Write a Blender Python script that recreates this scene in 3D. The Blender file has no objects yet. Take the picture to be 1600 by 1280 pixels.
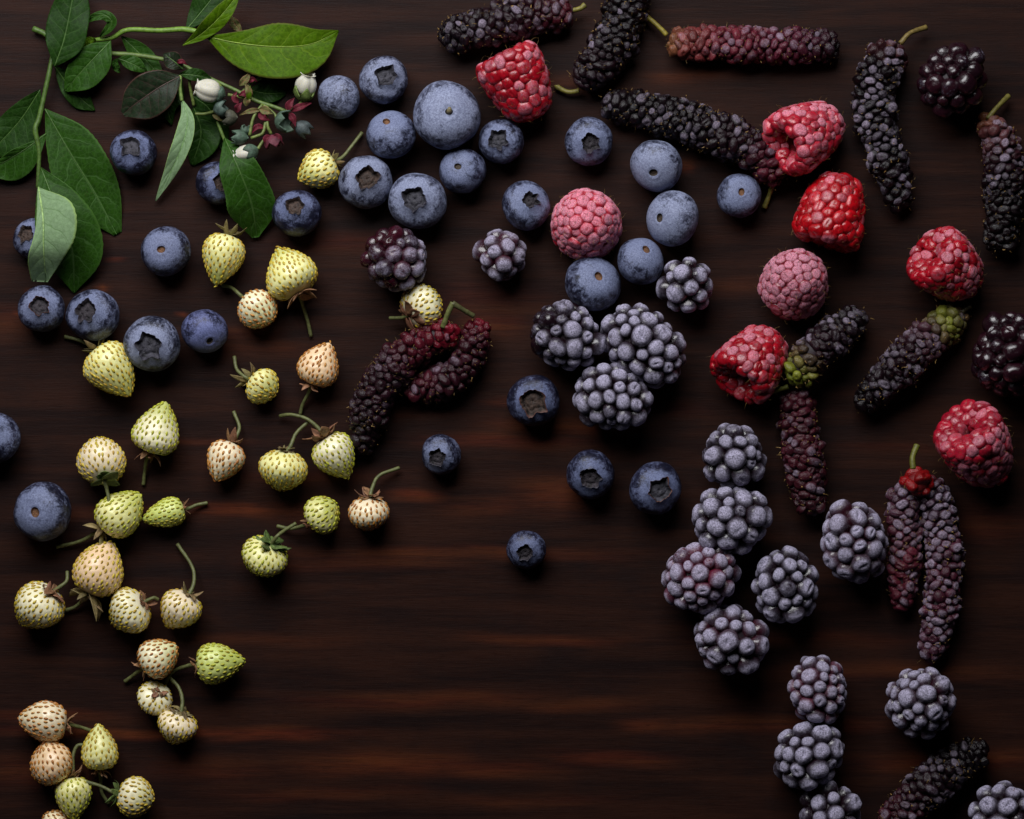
import bpy, math, random
import numpy as np
from mathutils import Vector, Matrix

# ------------------------------------------------------------------ camera, world, light
scene = bpy.context.scene
COL = scene.collection
S = 0.0002            # metres per photo pixel on the table top
HPX = 5000.0          # camera height in those pixels (1 m)
cam_d = bpy.data.cameras.new("camera")
cam = bpy.data.objects.new("camera", cam_d)
COL.objects.link(cam)
cam.location = (0, 0, HPX * S)
cam_d.sensor_width = 36.0
cam_d.lens = 36.0 * 1.0 / 0.32
cam_d.clip_start = 0.05
cam_d.clip_end = 20.0
scene.camera = cam

world = bpy.data.worlds.new("World")
scene.world = world
world.use_nodes = True
bg = world.node_tree.nodes["Background"]
bg.inputs[0].default_value = (0.55, 0.62, 0.85, 1)
bg.inputs[1].default_value = 0.010

def area_lamp(name, loc, target, size, power, color):
    d = bpy.data.lights.new(name, 'AREA')
    d.shape = 'RECTANGLE'
    d.size, d.size_y = size
    d.energy = power
    d.color = color
    o = bpy.data.objects.new(name, d)
    COL.objects.link(o)
    o.location = loc
    o.rotation_euler = (Vector(target) - Vector(loc)).to_track_quat('-Z', 'Y').to_euler()
    return o
area_lamp("window_light", (-0.13, 0.44, 0.45), (-0.02, 0.02, 0.0), (0.56, 0.36), 6.0, (0.98, 0.975, 1.0))

scene.view_settings.view_transform = 'Standard'
scene.view_settings.look = 'None'
scene.view_settings.exposure = 0.0
scene.view_settings.gamma = 1.0

# ------------------------------------------------------------------ helpers
WM = {}               # world matrix of every object built
rng = random.Random(7)

def P(px, py, z=0.0):
    """photo pixel at height z above the table -> point in table pixel units"""
    k = (HPX - z) / HPX
    return Vector(((px - 800) * k, (640 - py) * k, z))

def set_parent(o, parent, mw):
    WM[o] = mw
    if parent is not None:
        o.parent = parent
        o.matrix_basis = WM[parent].inverted() @ mw
    else:
        o.matrix_basis = mw

def thing(name, label, cat, group, loc_px):
    o = bpy.data.objects.new(name, None)
    o.empty_display_size = 0.004
    COL.objects.link(o)
    o['label'] = label
    o['category'] = cat
    if group:
        o['group'] = group
    set_parent(o, None, Matrix.Translation(Vector(loc_px) * S))
    return o

SC = Matrix.Diagonal((S, S, S, 1))
def part(name, mesh, mat, parent, mpx=None, color=None, kind=None):
    o = bpy.data.objects.new(name, mesh)
    COL.objects.link(o)
    if mat is not None and not mesh.materials:
        mesh.materials.append(mat)
    set_parent(o, parent, SC @ (mpx if mpx is not None else Matrix.Identity(4)))
    if color is not None:
        o.color = color
    if kind:
        o['kind'] = kind
    return o

def new_mesh(name, verts, faces, smooth=True):
    me = bpy.data.meshes.new(name)
    me.from_pydata([tuple(v) for v in verts], [], faces)
    if smooth:
        me.polygons.foreach_set("use_smooth", [True] * len(me.polygons))
    me.update()
    return me

def grid_mesh(name, V, wrap=True, cap0=False, cap1=False, flip=False):
    V = np.asarray(V, float)
    nu, nv = V.shape[:2]
    verts = list(map(tuple, V.reshape(-1, 3)))
    faces = []
    for i in range(nu - 1):
        for j in range(nv if wrap else nv - 1):
            a, b = i * nv + j, i * nv + (j + 1) % nv
            f = (a, b, b + nv, a + nv)
            faces.append(f[::-1] if flip else f)
    if cap0:
        c = len(verts); verts.append(tuple(V[0].mean(0)))
        for j in range(nv):
            f = (c, (j + 1) % nv, j)
            faces.append(f[::-1] if flip else f)
    if cap1:
        c = len(verts); verts.append(tuple(V[-1].mean(0))); o = (nu - 1) * nv
        for j in range(nv):
            f = (c, o + j, o + (j + 1) % nv)
            faces.append(f[::-1] if flip else f)
    return new_mesh(name, verts, faces)

def catmull(pts, n):
    pts = [np.array(p, float) for p in pts]
    if len(pts) == 2:
        return np.array([pts[0] + (pts[1] - pts[0]) * t for t in np.linspace(0, 1, n)])
    ext = [2 * pts[0] - pts[1]] + pts + [2 * pts[-1] - pts[-2]]
    dense = []
    for i in range(len(pts) - 1):
        p0, p1, p2, p3 = ext[i:i + 4]
        for t in np.linspace(0, 1, 24, endpoint=False):
            dense.append(0.5 * (2 * p1 + (p2 - p0) * t + (2 * p0 - 5 * p1 + 4 * p2 - p3) * t * t
                                + (3 * p1 - p0 - 3 * p2 + p3) * t ** 3))
    dense.append(pts[-1])
    dense = np.array(dense)
    seg = np.r_[0, np.cumsum(np.linalg.norm(np.diff(dense, axis=0), axis=1))]
    t = np.linspace(0, seg[-1], n)
    return np.stack([np.interp(t, seg, dense[:, k]) for k in range(3)], 1)

def frames(pts):
    pts = np.asarray(pts)
    T = np.gradient(pts, axis=0)
    T /= np.linalg.norm(T, axis=1)[:, None] + 1e-9
    up = np.array([0, 0, 1.0])
    N = np.zeros_like(T)
    prev = None
    for i, t in enumerate(T):
        if prev is None:
            n = up - t * t.dot(up)
            if np.linalg.norm(n) < 0.2:
                n = np.array([1.0, 0, 0]) - t * t[0]
        else:
            n = prev - t * t.dot(prev)
        n /= np.linalg.norm(n) + 1e-9
        N[i] = prev = n
    return T, N, np.cross(T, N)

def tube(name, pts, radii, segs=9, n=18, rough=0.0, seed=0):
    pts = catmull(pts, n)
    r = np.interp(np.linspace(0, 1, n), np.linspace(0, 1, len(radii)), radii)
    if rough:
        r = r * (1 + rough * np.random.RandomState(seed).uniform(-1, 1, n))
    T, N, B = frames(pts)
    a = np.linspace(0, 2 * math.pi, segs, endpoint=False)
    V = pts[:, None] + r[:, None, None] * (np.cos(a)[None, :, None] * N[:, None] + np.sin(a)[None, :, None] * B[:, None])
    return grid_mesh(name, V, True, True, True)

def join(name, chunks, smooth=True):
    """chunks of (verts, faces) as one mesh"""
    V, F, o = [], [], 0
    for v, f in chunks:
        V.extend(v)
        F.extend([tuple(i + o for i in q) for q in f])
        o += len(v)
    return new_mesh(name, V, F, smooth)

def rot_to(axis, spin=0.0):
    return Vector(axis).normalized().to_track_quat('Z', 'Y').to_matrix().to_4x4() @ Matrix.Rotation(spin, 4, 'Z')

def smooth(a, b, x):
    t = np.clip((x - a) / (b - a), 0, 1)
    return t * t * (3 - 2 * t)

def lump(dirs, seed, k=6, f=2.2):
    """cheap smooth noise on directions"""
    r = np.random.RandomState(seed)
    out = 0
    for i in range(k):
        w = r.normal(0, f, 3)
        out = out + np.sin(dirs @ w + r.uniform(0, 6.28))
    return out / k

# ------------------------------------------------------------------ node helpers
class NT:
    def __init__(self, name):
        self.mat = bpy.data.materials.new(name)
        self.mat.use_nodes = True
        self.t = self.mat.node_tree
        self.b = self.t.nodes["Principled BSDF"]
    def n(self, typ, **kw):
        nd = self.t.nodes.new(typ)
        for k, v in kw.items():
            setattr(nd, k, v)
        return nd
    def link(self, a, b):
        self.t.links.new(a, b)
    def val(self, sock, v):
        if hasattr(v, 'is_linked') or hasattr(v, 'links'):
            self.link(v, sock)
        else:
            sock.default_value = v
    def math(self, op, a, b=None, c=None, clamp=False):
        nd = self.n('ShaderNodeMath', operation=op, use_clamp=clamp)
        self.val(nd.inputs[0], a)
        if b is not None: self.val(nd.inputs[1], b)
        if c is not None: self.val(nd.inputs[2], c)
        return nd.outputs[0]
    def smooth(self, x, a, b, lo=0.0, hi=1.0):
        nd = self.n('ShaderNodeMapRange', interpolation_type='SMOOTHSTEP')
        self.val(nd.inputs[0], x); self.val(nd.inputs[1], a); self.val(nd.inputs[2], b)
        self.val(nd.inputs[3], lo); self.val(nd.inputs[4], hi)
        return nd.outputs[0]
    def mix(self, f, a, b, blend='MIX'):
        nd = self.n('ShaderNodeMix', data_type='RGBA', blend_type=blend)
        self.val(nd.inputs[0], f)
        for s, v in ((nd.inputs[6], a), (nd.inputs[7], b)):
            self.val(s, (*v, 1) if isinstance(v, tuple) and len(v) == 3 else v)
        return nd.outputs[2]
    def noise(self, vec, scale, detail=3.0, rough=0.55, w=None, dist=0.0):
        nd = self.n('ShaderNodeTexNoise', noise_dimensions='4D' if w is not None else '3D')
        if vec is not None: self.link(vec, nd.inputs['Vector'])
        nd.inputs['Scale'].default_value = scale
        nd.inputs['Detail'].default_value = detail
        nd.inputs['Roughness'].default_value = rough
        nd.inputs['Distortion'].default_value = dist
        if w is not None: self.link(w, nd.inputs['W'])
        return nd.outputs['Fac']
    def objco(self):
        return self.n('ShaderNodeTexCoord').outputs['Object']
    def info(self):
        return self.n('ShaderNodeObjectInfo')
    def attr(self, name):
        return self.n('ShaderNodeAttribute', attribute_name=name)
    def bump(self, h, dist, strength=1.0):
        nd = self.n('ShaderNodeBump')
        nd.inputs['Strength'].default_value = strength
        nd.inputs['Distance'].default_value = dist
        self.link(h, nd.inputs['Height'])
        self.link(nd.outputs[0], self.b.inputs['Normal'])
    def set(self, **kw):
        for k, v in kw.items():
            self.val(self.b.inputs[k.replace('_', ' ')], (*v, 1) if isinstance(v, tuple) and len(v) == 3 else v)

def rgb(r, g, b):
    f = lambda c: ((c / 255 + 0.055) / 1.055) ** 2.4 if c > 10 else c / 255 / 12.92
    return (f(r), f(g), f(b))

# ------------------------------------------------------------------ materials
def mat_drupelet(name, frost_col, sss=0.0, rough=0.28, coat=0.0, cover=0.9, zlo=-0.05, zhi=0.45, fine=7.0, rim=(0.80, 1.08), bump=0.00022, spec=0.5):
    m = NT(name)
    co, inf = m.objco(), m.info()
    w = m.math('MULTIPLY', inf.outputs['Random'], 57.0)
    big = m.noise(co, 1.3, 2, 0.5, w)
    mid = m.noise(co, 3.2, 4, 0.65, w)
    spk = m.noise(co, fine, 3, 0.75, w)
    sep = m.n('ShaderNodeSeparateXYZ'); m.link(co, sep.inputs[0])
    edge = m.smooth(sep.outputs[2], zlo, zhi)
    amt = m.math('ADD', m.math('MULTIPLY', inf.outputs['Alpha'], 1.55), -0.62)
    x = m.math('ADD', amt, m.math('ADD', m.math('MULTIPLY', big, 0.55), m.math('MULTIPLY', mid, 0.65)))
    x = m.math('ADD', x, m.math('MULTIPLY', spk, 0.25))
    sub = m.n('ShaderNodeVectorMath', operation='LENGTH')
    cmb = m.n('ShaderNodeCombineXYZ'); m.link(sep.outputs[0], cmb.inputs[0]); m.link(sep.outputs[1], cmb.inputs[1]); m.link(cmb.outputs[0], sub.inputs[0])
    edge = m.math('MULTIPLY', edge, m.smooth(m.math('ADD', sub.outputs['Value'], m.math('MULTIPLY', mid, 0.3)), rim[0], rim[1], 1.0, 0.12))
    mask = m.math('MULTIPLY', m.math('MULTIPLY', m.smooth(x, 0.45, 1.05), edge), m.math('MULTIPLY', cover, m.math('MULTIPLY_ADD', inf.outputs['Alpha'], 0.7, 0.55), clamp=True))
    base = m.mix(m.smooth(mid, 0.3, 0.75), inf.outputs['Color'],
                 m.mix(1.0, inf.outputs['Color'], (0.5, 0.42, 0.5), 'MULTIPLY'))
    fr = m.mix(m.smooth(spk, 0.30, 0.72), tuple(c * 0.28 for c in frost_col), tuple(c * 1.75 for c in frost_col))
    fr = m.mix(0.25, fr, inf.outputs['Color'])
    m.set(Base_Color=m.mix(mask, base, fr), Roughness=m.smooth(mask, 0, 0.7, rough, 0.85))
    m.b.inputs['Specular IOR Level'].default_value = spec
    if sss:
        m.b.inputs['Subsurface Weight'].default_value = sss
        m.b.inputs['Subsurface Radius'].default_value = (1.0, 0.25, 0.2)
        m.b.inputs['Subsurface Scale'].default_value = 0.0018
    if coat:
        m.link(m.smooth(mask, 0.0, 0.45, coat, 0.0), m.b.inputs['Coat Weight'])
        m.b.inputs['Coat Roughness'].default_value = 0.12
    m.bump(m.math('ADD', m.math('MULTIPLY', spk, 0.6), mid), bump, 0.7)
    return m.mat

M_BLACK = mat_drupelet("blackberry_skin", rgb(168, 163, 187), rough=0.22, coat=0.4, zlo=0.05, zhi=0.55, fine=8.0, rim=(0.80, 1.12))
M_MULB = mat_drupelet("mulberry_skin", rgb(142, 130, 148), rough=0.30, coat=0.0, cover=0.8, zlo=0.2, zhi=0.8, fine=4.5, rim=(0.84, 1.10), bump=0.0004, spec=0.35)
M_RASP = mat_drupelet("raspberry_skin", rgb(232, 168, 190), sss=0.35, rough=0.26, coat=0.3, cover=0.55, zlo=0.1, zhi=0.62, fine=7.0)

def mat_plain(name, col, rough=0.6, var=0.3, scale=0.12, bump=0.0, sss=0.0, use_obj=False, spec=0.4):
    m = NT(name)
    co, inf = m.objco(), m.info()
    n1 = m.noise(co, scale, 4, 0.6)
    c = inf.outputs['Color'] if use_obj else (*col, 1)
    d = m.mix(1.0, c, (1 - var, 1 - var, 1 - var), 'MULTIPLY')
    l = m.mix(1.0, c, (1 + var, 1 + var, 1 + var), 'MULTIPLY')
    m.set(Base_Color=m.mix(m.smooth(n1, 0.3, 0.7), d, l), Roughness=rough)
    m.b.inputs['Specular IOR Level'].default_value = spec
    if sss:
        m.b.inputs['Subsurface Weight'].default_value = sss
        m.b.inputs['Subsurface Radius'].default_value = (1.0, 0.8, 0.4)
        m.b.inputs['Subsurface Scale'].default_value = 0.0012
    if bump:
        m.bump(m.noise(co, scale * 3, 3, 0.6), bump)
    return m.mat

M_COREB = mat_plain("blackberry_core", (0.012, 0.005, 0.009), 0.5)
M_CORER = mat_plain("raspberry_cavity", (0.30, 0.012, 0.022), 0.55, 0.35, 0.1, 0.0001)
M_COLOR = mat_plain("coloured_tissue", (0.5, 0.5, 0.5), 0.62, 0.4, 0.16, 0.00012, use_obj=True)
M_CUP = mat_plain("calyx_floor", (0.5, 0.5, 0.5), 0.7, 0.85, 5.0, 0.0003, use_obj=True)
M_STEM = mat_plain("stem_skin", (0.5, 0.5, 0.5), 0.5, 0.3, 0.2, 0.00006, use_obj=True)
M_PETAL = mat_plain("petal", (0.52, 0.50, 0.41), 0.5, 0.06, 0.1, 0.00003, sss=0.25)
M_HAIR = mat_plain("hair", (0.22, 0.13, 0.035), 0.5, 0.5, 0.3)

def mat_blueberry():
    m = NT("blueberry_skin")
    co, inf = m.objco(), m.info()
    w = m.math('MULTIPLY', inf.outputs['Random'], 91.0)
    big = m.noise(co, 1.5, 4, 0.6, w, 1.2)
    mid = m.noise(co, 4.2, 6, 0.70, w, 1.6)
    spk = m.noise(co, 19.0, 3, 0.85, w)
    sep = m.n('ShaderNodeSeparateXYZ'); m.link(co, sep.inputs[0])
    z = sep.outputs[2]
    ring = m.math('MULTIPLY', m.smooth(z, 0.46, 0.68), 0.30)
    x = m.math('ADD', m.math('MULTIPLY', big, 1.15), m.math('MULTIPLY', mid, 1.15))
    x = m.math('ADD', m.math('SUBTRACT', x, 0.40), m.math('ADD', m.math('MULTIPLY', spk, 0.30), ring))
    x = m.math('ADD', x, m.math('MULTIPLY', m.math('SUBTRACT', inf.outputs['Alpha'], 0.56), 0.50))
    bloom = m.smooth(x, 0.72, 1.20)
    c = m.mix(m.smooth(spk, 0.36, 0.68), m.mix(1.0, inf.outputs['Color'], (0.62, 0.62, 0.66), 'MULTIPLY'),
              m.mix(1.0, inf.outputs['Color'], (1.25, 1.25, 1.22), 'MULTIPLY'))
    dark = m.mix(m.smooth(big, 0.35, 0.7), (0.006, 0.0065, 0.016), (0.016, 0.013, 0.032))
    fleck = m.smooth(spk, 0.72, 0.80)  # sparse white speckles in the waxy bloom
    col = m.mix(m.math('MULTIPLY', bloom, 0.95), dark, c)
    col = m.mix(m.math('MULTIPLY', fleck, m.math('MULTIPLY', bloom, 0.6)), col, (0.6, 0.62, 0.7))
    m.set(Base_Color=col, Roughness=m.smooth(bloom, 0, 1, 0.36, 0.66))
    m.b.inputs['Specular IOR Level'].default_value = 0.35
    m.bump(m.math('ADD', m.math('MULTIPLY', spk, 0.35), mid), 0.00022, 0.6)
    return m.mat
M_BLUE = mat_blueberry()

def mat_strawberry():
    m = NT("strawberry_flesh")
    co, inf = m.objco(), m.info()
    t = m.attr("along").outputs['Fac']
    sd = m.attr("pit").outputs['Fac']
    n1 = m.noise(co, 0.05, 3, 0.6); n2 = m.noise(co, 0.22, 3, 0.6)
    tip = m.math('MULTIPLY', m.smooth(m.math('ADD', t, m.math('MULTIPLY', n1, 0.5)), 0.62, 1.25), inf.outputs['Alpha'])
    c = m.mix(tip, inf.outputs['Color'], (0.40, 0.46, 0.07))
    c = m.mix(m.math('MULTIPLY', sd, 0.4), c, m.mix(1.0, c, (0.85, 0.80, 0.42), 'MULTIPLY'))
    c = m.mix(m.smooth(n2, 0.35, 0.75, 0.0, 0.35), c, m.mix(1.0, c, (0.86, 0.80, 0.62), 'MULTIPLY'))
    m.set(Base_Color=c, Roughness=0.33)
    m.b.inputs['Subsurface Weight'].default_value = 0.18
    m.b.inputs['Subsurface Radius'].default_value = (1.0, 0.8, 0.4)
    m.b.inputs['Subsurface Scale'].default_value = 0.0009
    m.bump(n2, 0.00008, 0.6)
    return m.mat
M_STRAW = mat_strawberry()

def mat_seed():
    m = NT("strawberry_seed")
    inf = m.info()
    g = m.n('ShaderNodeNewGeometry')
    r = g.outputs['Random Per Island']
    c = m.mix(m.smooth(r, 0.2, 0.95), inf.outputs['Color'], m.mix(1.0, inf.outputs['Color'], (0.75, 0.58, 0.55), 'MULTIPLY'))
    m.set(Base_Color=c, Roughness=0.4)
    return m.mat
M_SEED = mat_seed()

def mat_leaf(name, top, vein, rough=0.38, var=0.25, edge=None, trans=0.0):
    m = NT(name)
    uv = m.n('ShaderNodeTexCoord').outputs['UV']
    co, inf = m.objco(), m.info()
    sep = m.n('ShaderNodeSeparateXYZ'); m.link(uv, sep.inputs[0])
    u, v = sep.outputs[0], sep.outputs[1]
    av = m.math('ABSOLUTE', m.math('SUBTRACT', m.math('MULTIPLY', v, 2.0), 1.0))
    nz = m.noise(co, 0.045, 3, 0.5)
    n2 = m.noise(co, 0.16, 4, 0.6)
    ph = m.math('ADD', m.math('SUBTRACT', u, m.math('MULTIPLY', m.math('POWER', av, 1.3), 0.20)),
                m.math('MULTIPLY', m.math('SUBTRACT', nz, 0.5), 0.10))
    fr = m.math('ABSOLUTE', m.math('SUBTRACT', m.math('FRACT', m.math('MULTIPLY', ph, 6.5)), 0.5))
    side = m.math('MULTIPLY', m.smooth(fr, 0.0, 0.07, 1.0, 0.0), m.smooth(av, 0.45, 1.0, 1.0, 0.25))
    mid = m.smooth(av, 0.015, 0.06, 1.0, 0.0)
    vor = m.n('ShaderNodeTexVoronoi', feature='DISTANCE_TO_EDGE')
    m.link(co, vor.inputs['Vector']); vor.inputs['Scale'].default_value = 0.13
    net = m.smooth(vor.outputs['Distance'], 0.0, 0.10, 0.28, 0.0)
    ve = m.math('MAXIMUM', m.math('MAXIMUM', m.math('MULTIPLY', side, 0.7), mid), net)
    base = m.mix(m.smooth(n2, 0.3, 0.72), tuple(c * (1 - var) for c in top), tuple(c * (1 + var) for c in top))
    c = m.mix(m.math('MULTIPLY', ve, 0.9), base, vein)
    if edge:
        c = m.mix(m.smooth(av, 0.90, 1.0, 0.0, 0.8), c, edge)
    n3 = m.noise(co, 0.07, 5, 0.7)
    c = m.mix(m.smooth(n3, 0.66, 0.74, 0.0, 0.55), c, (0.05, 0.035, 0.012))
    m.set(Base_Color=c, Roughness=rough)
    m.b.inputs['Specular IOR Level'].default_value = 0.10
    m.bump(m.math('ADD', m.math('MULTIPLY', ve, -0.7), m.math('MULTIPLY', n2, 0.3)), 0.0002, 0.4)
    if trans:
        tr = m.n('ShaderNodeBsdfTranslucent')
        m.link(m.mix(1.0, c, (1.2, 1.3, 0.5), 'MULTIPLY'), tr.inputs[0])
        mx = m.n('ShaderNodeMixShader'); mx.inputs[0].default_value = trans
        m.link(m.b.outputs[0], mx.inputs[1]); m.link(tr.outputs[0], mx.inputs[2])
        m.link(mx.outputs[0], m.t.nodes['Material Output'].inputs[0])
    return m.mat
L_DARK = mat_leaf("leaf_dark_green", (0.011, 0.038, 0.0035), (0.042, 0.092, 0.022), 0.5, trans=0.15)
L_MID = mat_leaf("leaf_mid_green", (0.018, 0.060, 0.0045), (0.060, 0.135, 0.034), 0.48, edge=(0.05, 0.12, 0.02), trans=0.15)
L_LIGHT = mat_leaf("leaf_fresh_green", (0.062, 0.135, 0.002), (0.14, 0.23, 0.012), 0.5, edge=(0.10, 0.09, 0.02), trans=0.25)
L_PALE = mat_leaf("leaf_pale_underside", (0.19, 0.29, 0.15), (0.09, 0.17, 0.055), 0.6, 0.14, edge=(0.25, 0.38, 0.10), trans=0.1)
L_BROWN = mat_leaf("leaf_bronze_green", (0.011, 0.020, 0.009), (0.045, 0.026, 0.022), 0.38, 0.35, edge=(0.07, 0.03, 0.025))
L_RED = mat_leaf("bract_red", (0.11, 0.014, 0.026), (0.16, 0.04, 0.035), 0.45, 0.4)
L_BRACT = mat_leaf("bract_green_red", (0.10, 0.11, 0.035), (0.26, 0.07, 0.06), 0.45, 0.4, edge=(0.22, 0.05, 0.05))

# ------------------------------------------------------------------ the table top
def streak_field(X, Y):
    """warm worn streaks along the grain: (centre x, centre y, half length, half height, strength) in photo pixels"""
    st = [(370, 797, 70, 8, .9), (460, 800, 60, 10, .5), (650, 774, 40, 7, .9), (250, 1145, 260, 6, .75), (60, 1120, 110, 7, .5),
          (430, 1150, 80, 7, .9), (600, 1195, 130, 14, .7), (760, 1200, 110, 10, .55), (950, 1185, 90, 9, .6), (1120, 1135, 100, 9, .5),
          (1010, 1132, 40, 8, .5), (760, 470, 90, 22, .30), (540, 378, 110, 12, .35), (880, 665, 110, 10, .55), (790, 690, 120, 9, .55), (870, 775, 60, 22, .55),
          (760, 790, 70, 12, .4), (700, 865, 240, 8, .5), (560, 880, 150, 9, .4), (850, 1000, 110, 6, .55), (420, 1000, 120, 7, .3),
          (660, 1095, 170, 10, .5), (900, 1100, 90, 8, .4), (380, 520, 50, 8, .4), (410, 545, 60, 10, .4), (20, 505, 60, 18, .35),
          (60, 1205, 90, 18, .45), (330, 1205, 90, 14, .35), (300, 690, 90, 4, .35), (480, 745, 120, 9, .3), (820, 630, 60, 6, .5),
          (770, 505, 50, 18, .5), (1250, 1130, 120, 10, .5), (1490, 1190, 130, 12, .6), (1260, 1000, 160, 9, .30), (1380, 1050, 180, 10, .35),
          (1400, 700, 90, 6, .25), (1540, 820, 60, 20, .35), (1150, 450, 50, 12, .2), (880, 135, 90, 10, .25), (1080, 118, 60, 8, .5),
          (1070, 262, 14, 8, .9), (160, 450, 8, 4, 1.0), (50, 452, 10, 4, .5), (27, 489, 5, 4, .8), (285, 493, 8, 3, .7), (180, 408, 14, 3, .6),
          (500, 1240, 150, 8, .35), (820, 1250, 120, 7, .3), (200, 800, 140, 9, .30), (640, 640, 60, 10, .3), (1050, 640, 60, 12, .2), (120, 330, 70, 8, .2)]
    f = np.zeros_like(X)
    r = np.random.RandomState(3)
    for cx, cy, hx, hy, s in st:
        wob = 3.0 * np.sin(X / 60.0 + r.uniform(0, 6)) + 1.5 * np.sin(X / 23.0 + r.uniform(0, 6))
        gx = smooth(1.7, 0.15, np.abs(X - cx) / hx)
        gy = smooth(2.2, 0.0, np.abs(Y - cy + wob) / hy)
        f = np.maximum(f, s * gx * gy)
    return f

def build_table():
    xs = np.r_[[-2600, -1400, -600], np.arange(-100, 1701, 9), [2200, 3000, 4200]].astype(float)
    ys = np.r_[[-2200, -1200, -500], np.arange(-60, 1341, 2.5), [1700, 2500, 3500]].astype(float)
    X, Y = np.meshgrid(xs, ys)
    F = streak_field(X, Y)
    V = np.stack([X - 800, 640 - Y, np.zeros_like(X)], -1)
    ny, nx = X.shape
    verts = list(map(tuple, V.reshape(-1, 3)))
    faces = [(i * nx + j, (i + 1) * nx + j, (i + 1) * nx + j + 1, i * nx + j + 1) for i in range(ny - 1) for j in range(nx - 1)]
    b = len(verts)
    for x, y in ((xs[0], ys[0]), (xs[-1], ys[0]), (xs[-1], ys[-1]), (xs[0], ys[-1])):
        verts.append((x - 800, 640 - y, -150))
    c = [0, nx - 1, ny * nx - 1, (ny - 1) * nx]
    top = [list(range(0, nx)), [i * nx + nx - 1 for i in range(ny)], list(range(ny * nx - 1, (ny - 1) * nx - 1, -1)), [i * nx for i in range(ny - 1, -1, -1)]]
    for k in range(4):
        faces.append(tuple(top[k]) + (b + (k + 1) % 4, b + k))
    faces.append((b, b + 1, b + 2, b + 3))
    me = new_mesh("table", verts, faces, smooth=False)
    at = me.attributes.new("streak", 'FLOAT', 'POINT')
    at.data.foreach_set('value', np.r_[F.reshape(-1), np.zeros(4)].astype(np.float32))
    m = NT("dark_stained_wood")
    co = m.objco()
    def mapped(sx, sy):
        mp = m.n('ShaderNodeMapping'); m.link(co, mp.inputs[0]); mp.inputs['Scale'].default_value = (sx, sy, 1)
        return mp.outputs[0]
    g1 = m.noise(mapped(0.0022, 0.030), 1.0, 4, 0.6, dist=0.4)       # broad bands
    g2 = m.noise(mapped(0.009, 0.16), 1.0, 5, 0.65, dist=0.3)        # streaks
    g3 = m.noise(mapped(0.03, 0.75), 1.0, 4, 0.7)                    # fine grain
    bl = m.noise(mapped(0.006, 0.010), 1.0, 4, 0.6)                  # blotches
    sp = m.noise(co, 0.55, 2, 0.6)                                    # dust
    st = m.math('MULTIPLY', m.attr("streak").outputs['Fac'], m.smooth(m.math('ADD', m.math('MULTIPLY', g2, 0.5), m.math('ADD', m.math('MULTIPLY', bl, 0.3), m.math('MULTIPLY', g3, 0.2))), 0.25, 0.62))
    c = m.mix(m.smooth(g1, 0.3, 0.7), (0.0088, 0.0036, 0.0031), (0.0250, 0.0084, 0.0048))
    c = m.mix(m.smooth(g2, 0.48, 0.78, 0, 0.5), c, (0.027, 0.0105, 0.0065))
    c = m.mix(m.smooth(bl, 0.48, 0.72, 0, 0.5), c, (0.0080, 0.0048, 0.0050))
    c = m.mix(m.smooth(g3, 0.50, 0.28, 0, 0.35), c, (0.0042, 0.0026, 0.0027))
    c = m.mix(m.math('MULTIPLY', st, 1.1, clamp=True), c, m.mix(m.smooth(g1, 0.35, 0.65), (0.085, 0.016, 0.0065), (0.105, 0.027, 0.0075)))
    po = m.noise(mapped(0.05, 1.6), 1.0, 2, 0.6)
    c = m.mix(m.smooth(po, 0.38, 0.30, 0, 0.8), c, (0.0022, 0.0014, 0.0014))
    mp = m.n('ShaderNodeMapping'); m.link(co, mp.inputs[0]); mp.inputs['Scale'].default_value = (0.012, 1.3, 1); mp.inputs['Rotation'].default_value = (0, 0, 0.06)
    sc_ = m.noise(mp.outputs[0], 1.0, 2, 0.5)
    c = m.mix(m.smooth(sc_, 0.70, 0.78, 0, 0.30), c, (0.055, 0.036, 0.030))
    c = m.mix(m.smooth(sp, 0.72, 0.78, 0, 0.5), c, (0.11, 0.085, 0.075))
    m.set(Base_Color=c, Roughness=m.smooth(g3, 0.3, 0.7, 0.42, 0.60))
    m.b.inputs['Specular IOR Level'].default_value = 0.09
    m.bump(m.math('ADD', m.math('MULTIPLY', g3, 0.8), m.math('MULTIPLY', g2, 0.6)), 0.00014, 0.6)
    o = part("table", me, m.mat, None, kind='structure')
    o['label'] = 'dark stained wooden table top with reddish streaks along the grain'
build_table()

# ------------------------------------------------------------------ blueberries
def star(phi, seed, amp):
    r = np.random.RandomState(seed)
    a1, a2 = r.uniform(0, 6.28, 2)
    ph = (phi + r.uniform(0, 1.25) + 0.22 * np.sin(phi + a1) + 0.12 * np.sin(2 * phi + a2)) % (2 * math.pi)
    k = np.floor(ph / (2 * math.pi / 5)).astype(int) % 5
    x = (ph / (2 * math.pi / 5)) % 1.0
    tri = 1 - np.abs(2 * x - 1)
    a = r.uniform(0.15, 1.25, 5)[k]
    return tri ** 1.3 * a * amp

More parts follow.
